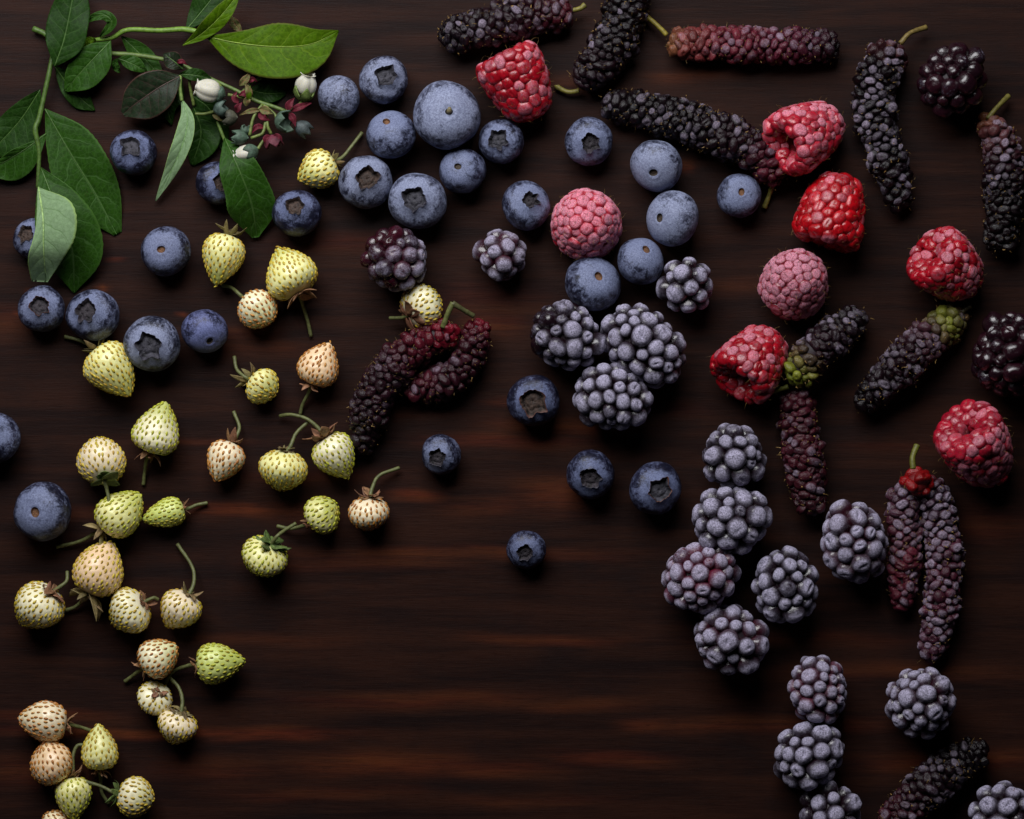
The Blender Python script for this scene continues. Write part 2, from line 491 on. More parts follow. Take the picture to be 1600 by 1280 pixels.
def blueberry(cx, cy, r, ax, ay, typ, bloom, tint, label, seed, size=0.36, open_=1.0):
    flat = 0.86
    dx, dy = (ax - cx) / r, (cy - ay) / r
    q = min(dx * dx + dy * dy, 0.98)
    axis = Vector((dx, dy, math.sqrt(1 - q)))
    if typ == 'none':
        axis = Vector((0.4, 0.3, -0.85))
    M = rot_to(axis, rng.uniform(0, 6.28))
    npz, nph = 56, 72
    phi = np.linspace(0, 2 * math.pi, nph, endpoint=False)
    if typ == 'crown':
        tc = size + star(phi, seed, 0.12 * open_) + 0.014 * np.sin(7 * phi + seed) + 0.012 * np.sin(13 * phi + 2 * seed) + 0.008 * np.sin(19 * phi + seed)
    else:
        tc = np.full(nph, {'brown': 0.17, 'scar': 0.16}.get(typ, 0.11)) * (1 + 0.10 * np.sin(2 * phi + seed))
    nin = 14
    u_in = np.linspace(0, 1, nin) ** 0.8
    th_out = np.linspace(0, 1, npz) ** 1.15
    def radius(th, ph, inside):
        d = np.stack([np.sin(th) * np.cos(ph), np.sin(th) * np.sin(ph), np.cos(th)], -1)
        R = 1 + 0.10 * lump(d, seed, 6, 1.4) + 0.035 * lump(d, seed + 5, 6, 3.5) + 0.006 * lump(d, seed + 8, 6, 8)
        return d, R
    # outside skin, from the rim of the calyx down to the far pole
    th = tc[None, :] + th_out[:, None] * (math.pi - 0.001 - tc[None, :])
    PH = np.broadcast_to(phi, th.shape)
    d, R = radius(th, PH, False)
    if typ == 'crown':
        R = R + 0.035 * np.exp(-((th - tc) / 0.10) ** 2) - 0.03 * np.exp(-((th - tc - 0.32) / 0.2) ** 2)
    elif typ != 'none':
        R = R - 0.10 * np.exp(-((th) / 0.34) ** 2) + 0.022 * np.exp(-((th - 0.24) / 0.06) ** 2)
    V = d * R[..., None] * np.array([1, 1, flat])
    skin = grid_mesh("blueberry_skin", V, True, False, True)
    rim = V[0]
    zmin = min((M @ Vector(v)).z for v in V.reshape(-1, 3)[::5])
    zc = -zmin * r
    c = P(cx, cy, zc)
    base = thing("blueberry", label, "blueberry", "blueberries on the table", (c.x, c.y, 0))
    MM = Matrix.Translation(c) @ M @ Matrix.Scale(r, 4)
    part("skin", skin, M_BLUE, base, MM, (*tint, bloom))
    # the hollow inside the rim
    depth = (0.20 if typ == 'crown' else 0.09)
    prof = np.linspace(1, 0, nin)
    ctr = np.array([0, 0, rim[:, 2].mean() - depth])
    H = []
    for k, f in enumerate(prof):
        ring = rim * np.array([f, f, 0]) * (1.0 if f > 0.98 else (0.95 - 0.05 * (1 - f)))
        dz = depth * float(smooth(1.0, 0.78, f))
        if typ == 'crown':
            dz -= 0.05 * float(smooth(0.75, 0.45, f)) - 0.05 * math.exp(-(f / 0.13) ** 2)
        ring[:, 2] = rim[:, 2] * (1 if f > .85 else 0) + (0 if f > .85 else rim[:, 2].mean()) - dz
        H.append(ring)
    cup = grid_mesh("calyx_cup", H, True, False, True, flip=True)
    cc = rng.choice([(0.030, 0.029, 0.038), (0.020, 0.016, 0.020), (0.036, 0.022, 0.016)]) if typ == 'crown' else (0.030, 0.020, 0.012)
    if typ == 'brown': cc = (0.10, 0.045, 0.018)
    if typ != 'none':
        part("calyx_cup" if typ == 'crown' else "stem_scar", cup, M_CUP, base, MM, (*cc, 1))
    if typ == 'crown':
        # papery lobes standing round the rim
        r5 = np.random.RandomState(seed + 9)
        h = star(phi, seed, 1.0)
        h = 0.02 + 0.10 * h * (1 + 0.3 * r5.uniform(-1, 1, nph))
        fl = 1.0 + 0.10 * h / 0.1 * r5.uniform(0.3, 1.0)
        top = rim * np.stack([fl, fl, np.ones(nph)], 1) + np.array([0, 0, 1]) * h[:, None] * 0.55
        inn = rim * np.array([0.95, 0.95, 1]) - np.array([0, 0, 0.03])
        out = rim * np.array([1.02, 1.02, 1]) - np.array([0, 0, 0.02])
        top_i = top * np.array([0.985, 0.985, 1.0])
        crown = grid_mesh("crown", [inn, top_i, top, out], True)
        part("crown", crown, M_COLOR, base, MM, (*((0.030, 0.026, 0.042) if rng.random() < .7 else (0.085, 0.03, 0.02)), 1))
    if typ == 'stub':
        t = tube("stem_stub", [(0, 0, 0.78), (0.02, 0, 0.86), (0.10, 0.03, 0.93)], [0.075, 0.085, 0.045], 8, 8, 0.1)
        part("stem_stub", t, M_STEM, base, MM, (0.20, 0.17, 0.09, 1))
    return base

T1, T2, T3 = (0.168, 0.196, 0.315), (0.232, 0.262, 0.385), (0.125, 0.150, 0.265)
BLUE = [
 (209,239,36,208,228,'crown',.42,T3,'blueberry with a wide dark crown lying beside the large leaf under the sprigs',.36,1.5),
 (340,286,33,352,286,'crown',.40,T3,'blueberry half hidden behind the broad dark leaf of the flowering twig',.40,1.0),
 (464,333,37,462,322,'crown',.36,T3,'blueberry with a brown crown touching the tip of the broad dark leaf',.34,1.0),
 (530,152,35,530,152,'none',.74,T2,'plain pale blueberry with no mark beside the upper white flower',.3,1),
 (598,125,38,606,121,'crown',.50,T2,'topmost blueberry of the big cluster, with a deep jagged crown',.36,1.2),
 (611,211,39,603,187,'brown',.60,T1,'blueberry with a small brown scar near its edge, touching the biggest blueberry',.3,1),
 (699,181,52,703,178,'stub',.62,T2,'biggest blueberry, pale, with a bit of stem left in its centre',.3,1),
 (783,222,37,776,220,'crown',.52,T1,'blueberry with an open crown just below the uppermost raspberry',.36,1.1),
 (724,268,36,714,261,'scar',.50,T1,'small blueberry with a round greenish scar, between two crowned berries',.3,1),
 (573,283,42,576,280,'crown',.66,T2,'pale blueberry with a pentagon crown touching the yellowish strawberry',.38,1.0),
 (653,313,45,647,313,'crown',.62,T2,'large pale blueberry with a square crown and a dark dent beside it',.36,0.9),
 (821,321,38,830,312,'crown',.58,T1,'blueberry with a small ragged crown beside the frosted raspberry',.30,1.5),
 (920,221,38,922,226,'crown',.66,T1,'blueberry with a jagged crown under the blunt end of the long curved mulberry',.34,1.3),
 (1026,259,41,1018,275,'scar',.72,T2,'pale blueberry with a dark round scar below the long curved mulberry',.3,1),
 (1051,342,42,1024,342,'scar',.76,T2,'frosty pale blueberry with a dark scar at its very edge',.3,1),
 (1001,408,37,1010,388,'brown',.66,T1,'blueberry with a tiny brown scar touching the frosted raspberry and a crownless berry',.3,1),
 (926,443,43,937,430,'brown',.58,T1,'blueberry with an orange ringed scar just below the frosted raspberry',.3,1),
 (1155,305,35,1157,301,'brown',.62,T1,'blueberry with a ringed brown centre beside the stem of the long curved mulberry',.3,1),
 (52,373,32,42,365,'crown',.50,T1,'blueberry partly covered by the pale folded leaf',.36,1.0),
 (259,392,39,254,391,'brown',.50,T1,'blueberry with an orange brown hole and a dark dot beside it',.3,1),
 (65,484,37,66,477,'crown',.48,T1,'dark blueberry with a round black crown just below the pale folded leaf',.36,0.8),
 (145,491,41,137,485,'crown',.56,T1,'blueberry with a deep three cornered crown above a yellow strawberry',.36,1.2),
 (237,537,44,236,541,'crown',.66,T2,'large blueberry with the sharpest five pointed star crown',.38,1.6),
 (320,518,36,332,537,'scar',.52,(0.15,0.175,0.36),'violet tinged blueberry with a small ring scar beside the star crowned berry',.3,1),
 (-8,685,41,-14,668,'crown',.46,T1,'blueberry cut off by the side edge of the picture',.36,1.0),
 (66,800,46,59,799,'brown',.46,T1,'big blue black blueberry with a round dimple, alone beside the green strawberries',.3,1),
 (833,624,40,832,628,'crown',.36,T3,'dark blueberry with a broad shallow star crown below the frosted blackberry trio',.44,1.1),
 (689,712,32,682,716,'crown',.46,T1,'small blueberry with a red edged crown alone below the dark mulberry pair',.36,1.2),
 (923,741,38,921,748,'crown',.42,T3,'blueberry with a bright ring round its crown, the less wide of two side by side',.38,1.0),
 (1024,764,41,1031,766,'crown',.44,T3,'blueberry with a ragged orange flecked crown beside the column of blackberries',.36,1.3),
 (822,858,31,820,864,'crown',.44,T3,'smallest blueberry, lowest on the bare wood, with a round crown',.38,0.7),
]
for i, b in enumerate(BLUE):
    cx, cy, r, ax, ay, typ, bloom, tint, lab, size, op = b
    blueberry(cx, cy, r, ax, ay, typ, bloom, tint, lab, 100 + i * 7, size, op)

# ------------------------------------------------------------------ drupelets
def ico(sub):
    import bmesh
    bm = bmesh.new()
    bmesh.ops.create_icosphere(bm, subdivisions=sub, radius=1.0)
    v = np.array([p.co[:] for p in bm.verts])
    f = [tuple(q.index for q in p.verts) for p in bm.faces]
    bm.free()
    return v, f
ICO2, ICO3 = ico(3), ico(4)

def drupelet_meshes(name, n, base, mat, lump_amp, crease, boxy, seed):
    out = []
    for k in range(n):
        v, f = base
        v = v.copy()
        r = np.random.RandomState(seed + k)
        e = r.uniform(2.0, 2.0 + boxy)
        nrm = (np.abs(v) ** e).sum(1) ** (1 / e)
        d = v / np.linalg.norm(v, axis=1)[:, None]
        w = v / nrm[:, None]
        w = w * (1 + lump_amp * lump(d, seed + k * 3, 5, 2.4) + lump_amp * .45 * lump(d, seed + k * 3 + 1, 6, 5.5))[:, None]
        a = r.uniform(0, math.pi)
        c = r.uniform(0.2, 1.0) * crease if r.random() < 0.75 else 0.0
        x = w[:, 0] * math.cos(a) + w[:, 1] * math.sin(a) - r.uniform(-.2, .2)
        y = -w[:, 0] * math.sin(a) + w[:, 1] * math.cos(a) - r.uniform(-.15, .15)
        top = smooth(0.2, 0.8, w[:, 2])
        w[:, 2] -= c * top * np.exp(-(x / 0.40) ** 2 - (y / 0.10) ** 2) + 0.4 * c * top * np.exp(-(x / .35) ** 2 - (y / .35) ** 2)
        me = new_mesh(name, w, f)
        me.materials.append(mat)
        out.append(me)
    return out
D_BLACK = drupelet_meshes("blackberry_drupelet", 9, ICO3, M_BLACK, 0.08, 0.40, 0.6, 11)
D_RASP = drupelet_meshes("raspberry_drupelet", 8, ICO3, M_RASP, 0.07, 0.22, 0.8, 41)
D_MULB = drupelet_meshes("mulberry_drupelet", 12, ICO2, M_MULB, 0.22, 0.5, 1.0, 71)

def scatter(prof, n, var, seed, iters=40):
    """n points spread over a surface of revolution given by the (radius, z) polyline prof"""
    r = np.random.RandomState(seed)
    prof = np.array(prof, float)
    seg = np.linalg.norm(np.diff(prof, axis=0), axis=1)
    S_ = np.r_[0, np.cumsum(seg)]
    L = S_[-1]
    ss = np.linspace(0, L, 400)
    rr, zz = np.interp(ss, S_, prof[:, 0]), np.interp(ss, S_, prof[:, 1])
    cum = np.r_[0, np.cumsum((rr[1:] + rr[:-1]) / 2 * np.diff(ss))]
    area = 2 * math.pi * cum[-1]
    s = np.interp((np.arange(n) + 0.5) / n * cum[-1], cum, ss)
    ph = np.arange(n) * 2.39996 + r.uniform(-.25, .25, n)
    rho = math.sqrt(area / n / math.pi) * (1 + var * r.uniform(-1, 1, n))
    tr, tz = np.gradient(rr, ss), np.gradient(zz, ss)
    for it in range(iters):
        R, Z = np.interp(s, ss, rr), np.interp(s, ss, zz)
        p = np.stack([R * np.cos(ph), R * np.sin(ph), Z], 1)
        d = p[:, None] - p[None]
        dist = np.linalg.norm(d, axis=2) + 1e-6
        ov = np.clip((rho[:, None] + rho[None]) * 1.04 - dist, 0, None)
        np.fill_diagonal(ov, 0)
        push = (d / dist[..., None] * ov[..., None]).sum(1) * 0.22
        a, b = np.interp(s, ss, tr), np.interp(s, ss, tz)
        er = np.stack([np.cos(ph), np.sin(ph), 0 * ph], 1)
        ep = np.stack([-np.sin(ph), np.cos(ph), 0 * ph], 1)
        T = er * a[:, None] + np.array([0, 0, 1]) * b[:, None]
        s = np.clip(s + (push * T).sum(1), 0, L)
        ph = ph + np.clip((push * ep).sum(1) / np.maximum(R, rho * 0.6), -.5, .5)
    R, Z = np.interp(s, ss, rr), np.interp(s, ss, zz)
    a, b = np.interp(s, ss, tr), np.interp(s, ss, tz)
    er = np.stack([np.cos(ph), np.sin(ph), 0 * ph], 1)
    p = er * R[:, None] + np.array([0, 0, 1]) * Z[:, None]
    N = er * b[:, None] - np.array([0, 0, 1]) * a[:, None]
    N /= np.linalg.norm(N, axis=1)[:, None] + 1e-9
    mid = p.mean(0)
    if (N * (p - mid)).sum() < 0:
        N = -N
    return p, N, rho, s / L

def lathe(name, prof, nv=40, seed=0, amp=0.0):
    a = np.linspace(0, 2 * math.pi, nv, endpoint=False)
    prof = np.array(prof, float)
    V = np.stack([prof[:, :1] * np.cos(a), prof[:, :1] * np.sin(a), np.repeat(prof[:, 1:], nv, 1)], -1)
    if amp:
        V = V * (1 + amp * lump(V / 30.0, seed, 5, 1.5))[..., None]
    return V

def drupelet_matrix(p, n, rho, wide, tall, spin, shrink=0.0, hint=None):
    n = Vector(n).normalized()
    if hint is not None:
        t = Vector(hint) - n * n.dot(Vector(hint))
        t = t.normalized() if t.length > 1e-4 else n.orthogonal().normalized()
        b = n.cross(t)
        R = Matrix((t, b, n)).transposed().to_4x4() @ Matrix.Rotation(spin, 4, 'Z')
    else:
        R = rot_to(n, spin)
    return Matrix.Translation(Vector(p) - n * shrink * rho) @ R @ Matrix.Diagonal((rho * wide[0], rho * wide[1], rho * tall, 1))

def hair_chunk(p, n, length, rad, r):
    n = np.array(n)
    t = r.normal(0, 1, 3); t -= n * t.dot(n); t /= np.linalg.norm(t) + 1e-6
    b = np.cross(n, t)
    V = []
    for k, f in enumerate((0, .35, .7, 1.0)):
        c = np.array(p) + n * length * f * 0.75 + t * length * f * f * 0.7
        q = rad * (1 - 0.6 * f)
        for a in (0, 2.09, 4.19):
            V.append(c + q * (math.cos(a) * t + math.sin(a) * b))
    F = [(k * 3 + j, k * 3 + (j + 1) % 3, k * 3 + 3 + (j + 1) % 3, k * 3 + 3 + j) for k in range(3) for j in range(3)]
    F.append((9, 10, 11))
    return V, F

# ------------------------------------------------------------------ blackberries
def blackberry(cx, cy, rx, ry, ang, tilt, n, frost, label, seed, base=(0.011, 0.0035, 0.0065), red=0.0, fdir=None, var=0.30, group="blackberries on the table"):
    """rx = half length along the axis (direction ang, degrees in the photo, y up), ry = half width"""
    r = np.random.RandomState(seed)
    n = int(n * 0.82)
    rx, ry = rx * 0.97, ry * 0.97
    rho0 = 1.9 * math.sqrt(rx * ry / n)
    a, b = rx - rho0 * 0.52, ry - rho0 * 0.52
    th = np.linspace(0.02, math.pi - 0.02, 40)
    prof = [(b * math.sin(t) ** 0.92 * (1 - 0.12 * math.cos(t)), a * math.cos(t)) for t in th]
    p, N, rho, s = scatter(prof, n, var, seed)
    an, ti = math.radians(ang), math.radians(tilt)
    axis = Vector((math.cos(an) * math.cos(ti), math.sin(an) * math.cos(ti), math.sin(ti)))
    M = rot_to(axis, r.uniform(0, 6.28))
    R3 = np.array(M.to_3x3())
    pw, nw = p @ R3.T, N @ R3.T
    pw = pw + nw * (r.uniform(-0.30, 0.22, n) * rho)[:, None]
    zc = -(pw[:, 2] - rho * 0.75).min()
    c = P(cx, cy, zc)
    root = thing("blackberry", label, "blackberry", group, (c.x, c.y, 0))
    core = grid_mesh("core", lathe("core", [(q[0] * 0.93 + .01, q[1] * 0.93) for q in prof], 28), True, True, True, flip=True)
    part("core", core, M_COREB, root, Matrix.Translation(c) @ M)
    for i in range(n):
        if nw[i, 2] < -0.55: continue
        f = frost + r.uniform(-0.14, 0.14)
        if fdir:
            f += 0.45 * (pw[i, 0] * fdir[0] + pw[i, 1] * fdir[1]) / max(rx, ry)
        if r.random() < 0.06: f -= 0.35
        k = red * r.uniform(0.2, 1.3)
        col = (base[0] + 0.09 * k, base[1] + 0.006 * k, base[2] + 0.016 * k, float(np.clip(f, 0.02, 1)))
        q = r.uniform(0.94, 1.10)
        m = drupelet_matrix(pw[i], nw[i], rho[i], (1.04 * q, 1.0 / q), r.uniform(1.05, 1.25), r.uniform(0, 6.28), 0.18)
        part("drupelet", D_BLACK[r.randint(len(D_BLACK))], None, root, Matrix.Translation(c) @ m, col)
    ch = []
    for i in range(0, n, 2):
        if nw[i, 2] < -0.2: continue
        ch.append(hair_chunk(Vector(pw[i] + nw[i] * rho[i] * 0.6) + c, nw[i], 5, 0.35, r))
    part("styles", join("styles", ch), M_HAIR, root, kind='stuff')
    return root

DK = (0.018, 0.006, 0.010)
BLACK = [
 (617,403,50,47,115,25,58,.36,'dark purple blackberry with hardly any frost above a small cream strawberry',dict(red=.35,fdir=(.5,-.6))),
 (784,398,39,37,100,70,24,.62,'small frosted blackberry with few big drupelets below a blueberry, near a raspberry',dict(red=.35,fdir=(0,-.1))),
 (1074,446,46,41,80,55,26,.80,'small frosted blackberry with big grey drupelets beside two blueberries',dict()),
 (886,525,57,50,-35,10,58,.66,'blackberry half frosted and half wet black, in the trio at the centre',dict(fdir=(.75,-.55))),
 (1006,542,73,52,-45,8,62,.92,'longest frosted blackberry, heavily white coated, in the trio at the centre',dict()),
 (959,621,61,49,-20,15,60,.84,'frosted blackberry at the bottom of the trio at the centre',dict()),
 (1147,712,48,46,90,20,40,.74,'short squarish blackberry with wet black drupelets along its upper edge',dict(fdir=(0,-.6))),
 (1145,812,60,52,20,20,54,.82,'frosted blackberry just below the short squarish one in the column',dict()),
 (1096,900,57,52,40,25,66,.74,'reddish tinged frosted blackberry below the second in the column',dict(red=1.0)),
 (1227,914,58,48,100,15,52,.80,'grey frosted blackberry between the reddish one and the red purple mulberry twin',dict()),
 (1142,1000,58,51,-35,20,46,.84,'frosted blackberry at the foot of the column, below the reddish one',dict(red=.3)),
 (1334,845,63,51,100,20,54,.76,'frosted blackberry touching the twin mulberry on its bare wood side',dict(red=.25)),
 (1278,1077,53,44,92,12,58,.72,'upright mauve blackberry stacked on another near the bottom edge',dict(red=.7)),
 (1266,1180,57,48,35,12,48,.80,'lumpy frosted blackberry directly under the mauve one',dict()),
 (1441,1096,54,51,60,75,60,.80,'round frosted blackberry at the lower tip of the twin mulberry',dict(red=.15)),
 (1298,1272,50,46,60,30,30,.80,'blackberry cut off by the bottom edge, below the lumpy frosted one',dict()),
 (1568,1274,52,48,60,40,40,.80,'frosted blackberry cut off in the bottom corner of the picture',dict()),
 (1488,123,55,52,60,15,52,.16,'black unfrosted blackberry near the top corner between two curved mulberries',dict(red=.12)),
 (1578,553,66,56,85,10,60,.14,'glossy black blackberry cut off by the side edge',dict(red=.08)),
]
for i, (cx, cy, rx, ry, ang, tilt, n, fr, lab, kw) in enumerate(BLACK):
    blackberry(cx, cy, rx, ry, ang, tilt, n, fr, lab, 500 + i * 13, **kw)

# ------------------------------------------------------------------ raspberries
def raspberry(cx, cy, r, length, dx, dy, elev, hole, n, frost, label, seed, base=(0.36, 0.006, 0.020), fdir=None, zsquash=0.92):
    R = np.random.RandomState(seed)
    e = math.radians(elev)
    d2 = Vector((dx, -dy)).normalized()
    axis = Vector((d2.x * math.cos(e), d2.y * math.cos(e), math.sin(e)))
    rho0 = 7.5
    r *= 0.965
    rr, L = r - 4.0, length - 7.0
    # tip -> flank -> rim -> into the hollow
    prof = [(0.5, L), (rr * .30, L * .985), (rr * .52, L * .93), (rr * .70, L * .82), (rr * .83, L * .66), (rr * .93, L * .46), (rr * .985, L * .28),
            (rr, L * .14), (rr * .96, L * .05), (rr * .86, 0.0), (max(hole + 5, rr * .55), L * .015), (hole, L * .08), (hole * .9, L * .17)]
    p, N, rho, s = scatter(prof, n, 0.22, seed, 45)
    N = N * 1.0
    M = rot_to(axis, R.uniform(0, 6.28))
    R3 = np.array(M.to_3x3())
    off = np.array([0, 0, -L / 2])
    pw, nw = (p + off) @ R3.T, N @ R3.T
    sgn = np.sign((nw * (pw - (np.array([0, 0, 0.05 * L]) @ R3.T))).sum(1).mean())
    nw = nw * sgn
    pw[:, 2] *= zsquash
    zc = -(pw[:, 2] - 4).min()
    c = P(cx, cy, zc)
    root = thing("raspberry", label, "raspberry", "raspberries on the table", (c.x, c.y, 0))
    ip = [(max(q[0] - 3.2, 0.3), q[1] + (-3.2 if q[1] > L * .5 else 3.0)) for q in prof[:10]] + \
         [(hole + 4, L * .05), (hole + 1.5, L * .12), (hole, L * .2), (hole * .9, L * .45), (hole * .6, L * .62), (0.4, L * .66)]
    V = lathe("cavity", ip, 36) + off
    cup = grid_mesh("receptacle_cavity", V, True, True, True)
    MS = Matrix.Translation(c) @ Matrix.Diagonal((1, 1, zsquash, 1)) @ M
    part("cavity", cup, M_CORER, root, MS)
    for i in range(n):
        if nw[i, 2] < -0.6: continue
        f = frost - 0.06 + R.uniform(-0.28, 0.25)
        if fdir:
            f += 0.4 * (pw[i, 0] * fdir[0] + pw[i, 1] * fdir[1]) / r
        k = R.uniform(0.75, 1.2)
        col = (base[0] * k, base[1] * k, base[2] * k, float(np.clip(f, 0.0, 1)))
        q = R.uniform(0.92, 1.14)
        m = drupelet_matrix(pw[i], nw[i], rho[i], (1.18 * q, 1.14 / q), R.uniform(0.78, 0.95), R.uniform(-.4, .4), 0.25, axis)
        part("drupelet", D_RASP[R.randint(len(D_RASP))], None, root, Matrix.Translation(c) @ m, col)
    ch = []
    for i in range(n):
        if nw[i, 2] < -0.25 or R.random() < 0.35: continue
        ch.append(hair_chunk(Vector(pw[i] + nw[i] * rho[i] * 0.55) + c, nw[i], R.uniform(6, 12), 0.33, R))
    part("hairs", join("hairs", ch), M_HAIR, root, kind='stuff')

RED, PINK, DEEP = (0.38, 0.004, 0.013), (0.46, 0.011, 0.028), (0.24, 0.004, 0.014)
RASP = [
 (812,134,55,112,.45,.90,-6,24,128,.40,RED,(0,.4),'uppermost raspberry, cone shaped, beside the biggest blueberry'),
 (1264,208,54,116,.88,-.50,-32,26,136,.54,PINK,(.2,.5),'pink raspberry with its hollow open to the end of the long mulberry'),
 (918,346,57,92,.1,-.3,78,22,122,.92,PINK,(0,.35),'white frosted raspberry standing tip up among the blueberries'),
 (1302,326,56,108,.28,-.96,-4,24,112,.34,(0.46,0.003,0.008),(0,.1),'bright wet red raspberry with little frost and a narrow top'),
 (1245,437,55,92,.3,-.9,66,22,132,.88,DEEP,(.1,.5),'dull dark red raspberry thickly frosted, standing tip up'),
 (1486,422,54,102,.75,.55,-30,11,124,.46,(0.38,0.004,0.014),(.5,.2),'deep red raspberry with a puckered dimple beside the tip of a black mulberry'),
 (1180,561,55,106,.62,-.78,-26,27,132,.44,RED,(.1,.4),'red raspberry with an open hollow leaning on the green ended mulberry'),
 (1530,705,57,122,.52,.74,-38,13,136,.50,(0.40,0.008,0.026),(.6,-.3),'rosy raspberry with a small round hole beside the twin mulberry stem'),
]
for i, (cx, cy, r, L, dx, dy, el, hole, n, fr, base, fd, lab) in enumerate(RASP):
    raspberry(cx, cy, r, L, dx, dy, el, hole, n, fr, lab, 900 + i * 17, base, fd)

# ------------------------------------------------------------------ mulberries
def stops(t, st):
    xs = [s[0] for s in st]
    return [float(np.interp(t, xs, [s[1][k] for s in st])) for k in range(4)]

def mulberry_body(root, pts, radii, st, seed, z0=0.0, rho_px=7.6, core_col=(0.012, 0.004, 0.007), parent=None):
    r = np.random.RandomState(seed)
    rr = np.array(radii, float)
    P3 = []
    for i, q in enumerate(pts):
        rad = np.interp(i / (len(pts) - 1), np.linspace(0, 1, len(rr)), rr)
        z = (q[2] if len(q) > 2 else z0) + rad * 0.95
        P3.append(P(q[0], q[1], z))
    sp = catmull(P3, 80)
    L = np.linalg.norm(np.diff(sp, axis=0), axis=1).sum()
    T, N, B = frames(sp)
    cap = rr.mean() * 0.8
    zz = np.linspace(0, L, 60)
    rad = np.interp(zz / L, np.linspace(0, 1, len(rr)), rr) - rho_px * 0.85
    e = np.minimum(zz, L - zz)
    rad = rad * (1 + 0.06 * np.sin(zz / 14.0 + seed) + 0.04 * np.sin(zz / 7.3 + 2.0 * seed))
    rad = rad * np.sqrt(np.clip(1 - np.clip(1 - e / cap, 0, 1) ** 2, 0.0004, 1))
    prof = list(zip(rad, zz))
    area = 2 * math.pi * np.trapezoid(rad, zz) if hasattr(np, 'trapezoid') else 2 * math.pi * np.trapz(rad, zz)
    n = int(min(area / (math.pi * rho_px ** 2) * 1.06, 420))
    p, Nn, rho, s = scatter(prof, n, 0.30, seed, 26)
    idx = p[:, 2] / L * 79
    def at(A): return np.stack([np.interp(idx, np.arange(80), A[:, k]) for k in range(3)], 1)
    C, Tt, Nt, Bt = at(sp), at(T), at(N), at(B)
    pw = C + p[:, :1] * Nt + p[:, 1:2] * Bt
    nw = Nn[:, :1] * Nt + Nn[:, 1:2] * Bt + Nn[:, 2:] * Tt
    nw = nw * np.sign((nw * (pw - C)).sum(1).mean())
    pw = pw + nw * (r.uniform(-0.42, 0.30, n) * rho)[:, None]
    a = np.linspace(0, 2 * math.pi, 20, endpoint=False)
    rc = np.interp(np.linspace(0, L, 80), zz, rad) * 0.93
    V = sp[:, None] + rc[:, None, None] * (np.cos(a)[None, :, None] * N[:, None] + np.sin(a)[None, :, None] * B[:, None])
    part("core", grid_mesh("core", V, True, True, True), M_COLOR, root, None, (*core_col, 1))
    cnt, ch = 0, []
    order = np.argsort(-nw[:, 2])
    for i in order:
        if nw[i, 2] < -0.5 or cnt >= 290: continue
        cnt += 1
        t = p[i, 2] / L
        c = stops(t, st)
        k = r.uniform(0.65, 1.35)
        pt = 0.5 * math.sin(t * 17 + seed) * math.cos(3.0 * math.atan2(p[i, 1], p[i, 0]) + 9 * t + seed)
        col = (c[0] * k, c[1] * k, c[2] * k, float(np.clip(c[3] - 0.19 + 0.40 * pt + r.uniform(-0.25, 0.25), 0, 1)))
        q = r.uniform(0.84, 1.12)
        m = drupelet_matrix(pw[i], nw[i], rho[i], (q * 0.92, 1.12 / q), r.uniform(0.8, 1.2), r.uniform(-.7, .7), 0.15, Tt[i])
        part("drupelet", D_MULB[r.randint(len(D_MULB))], None, root, m, col)
        for _ in range(r.randint(0, 4)):
            sd = np.cross(nw[i], Tt[i]); an = r.uniform(0, 6.28)
            g = pw[i] + nw[i] * rho[i] * r.uniform(0.55, 0.95) + (Tt[i] * math.cos(an) + sd * math.sin(an)) * rho[i] * 0.75
            ch.append(hair_chunk(g, 0.6 * nw[i] + 0.7 * r.normal(0, 1, 3), r.uniform(1.5, 4.2), r.uniform(0.45, 1.0), r))
    part("styles", join("styles", ch), M_HAIR, root, kind='stuff')

def stem_part(root, pts, radii, col, seed=0, name="stem", parent=None):
    P3 = [P(*q) for q in pts]
    return part(name, tube("stem", P3, radii, 9, 20, 0.06, seed), M_STEM, parent or root, None, (*col, 1))

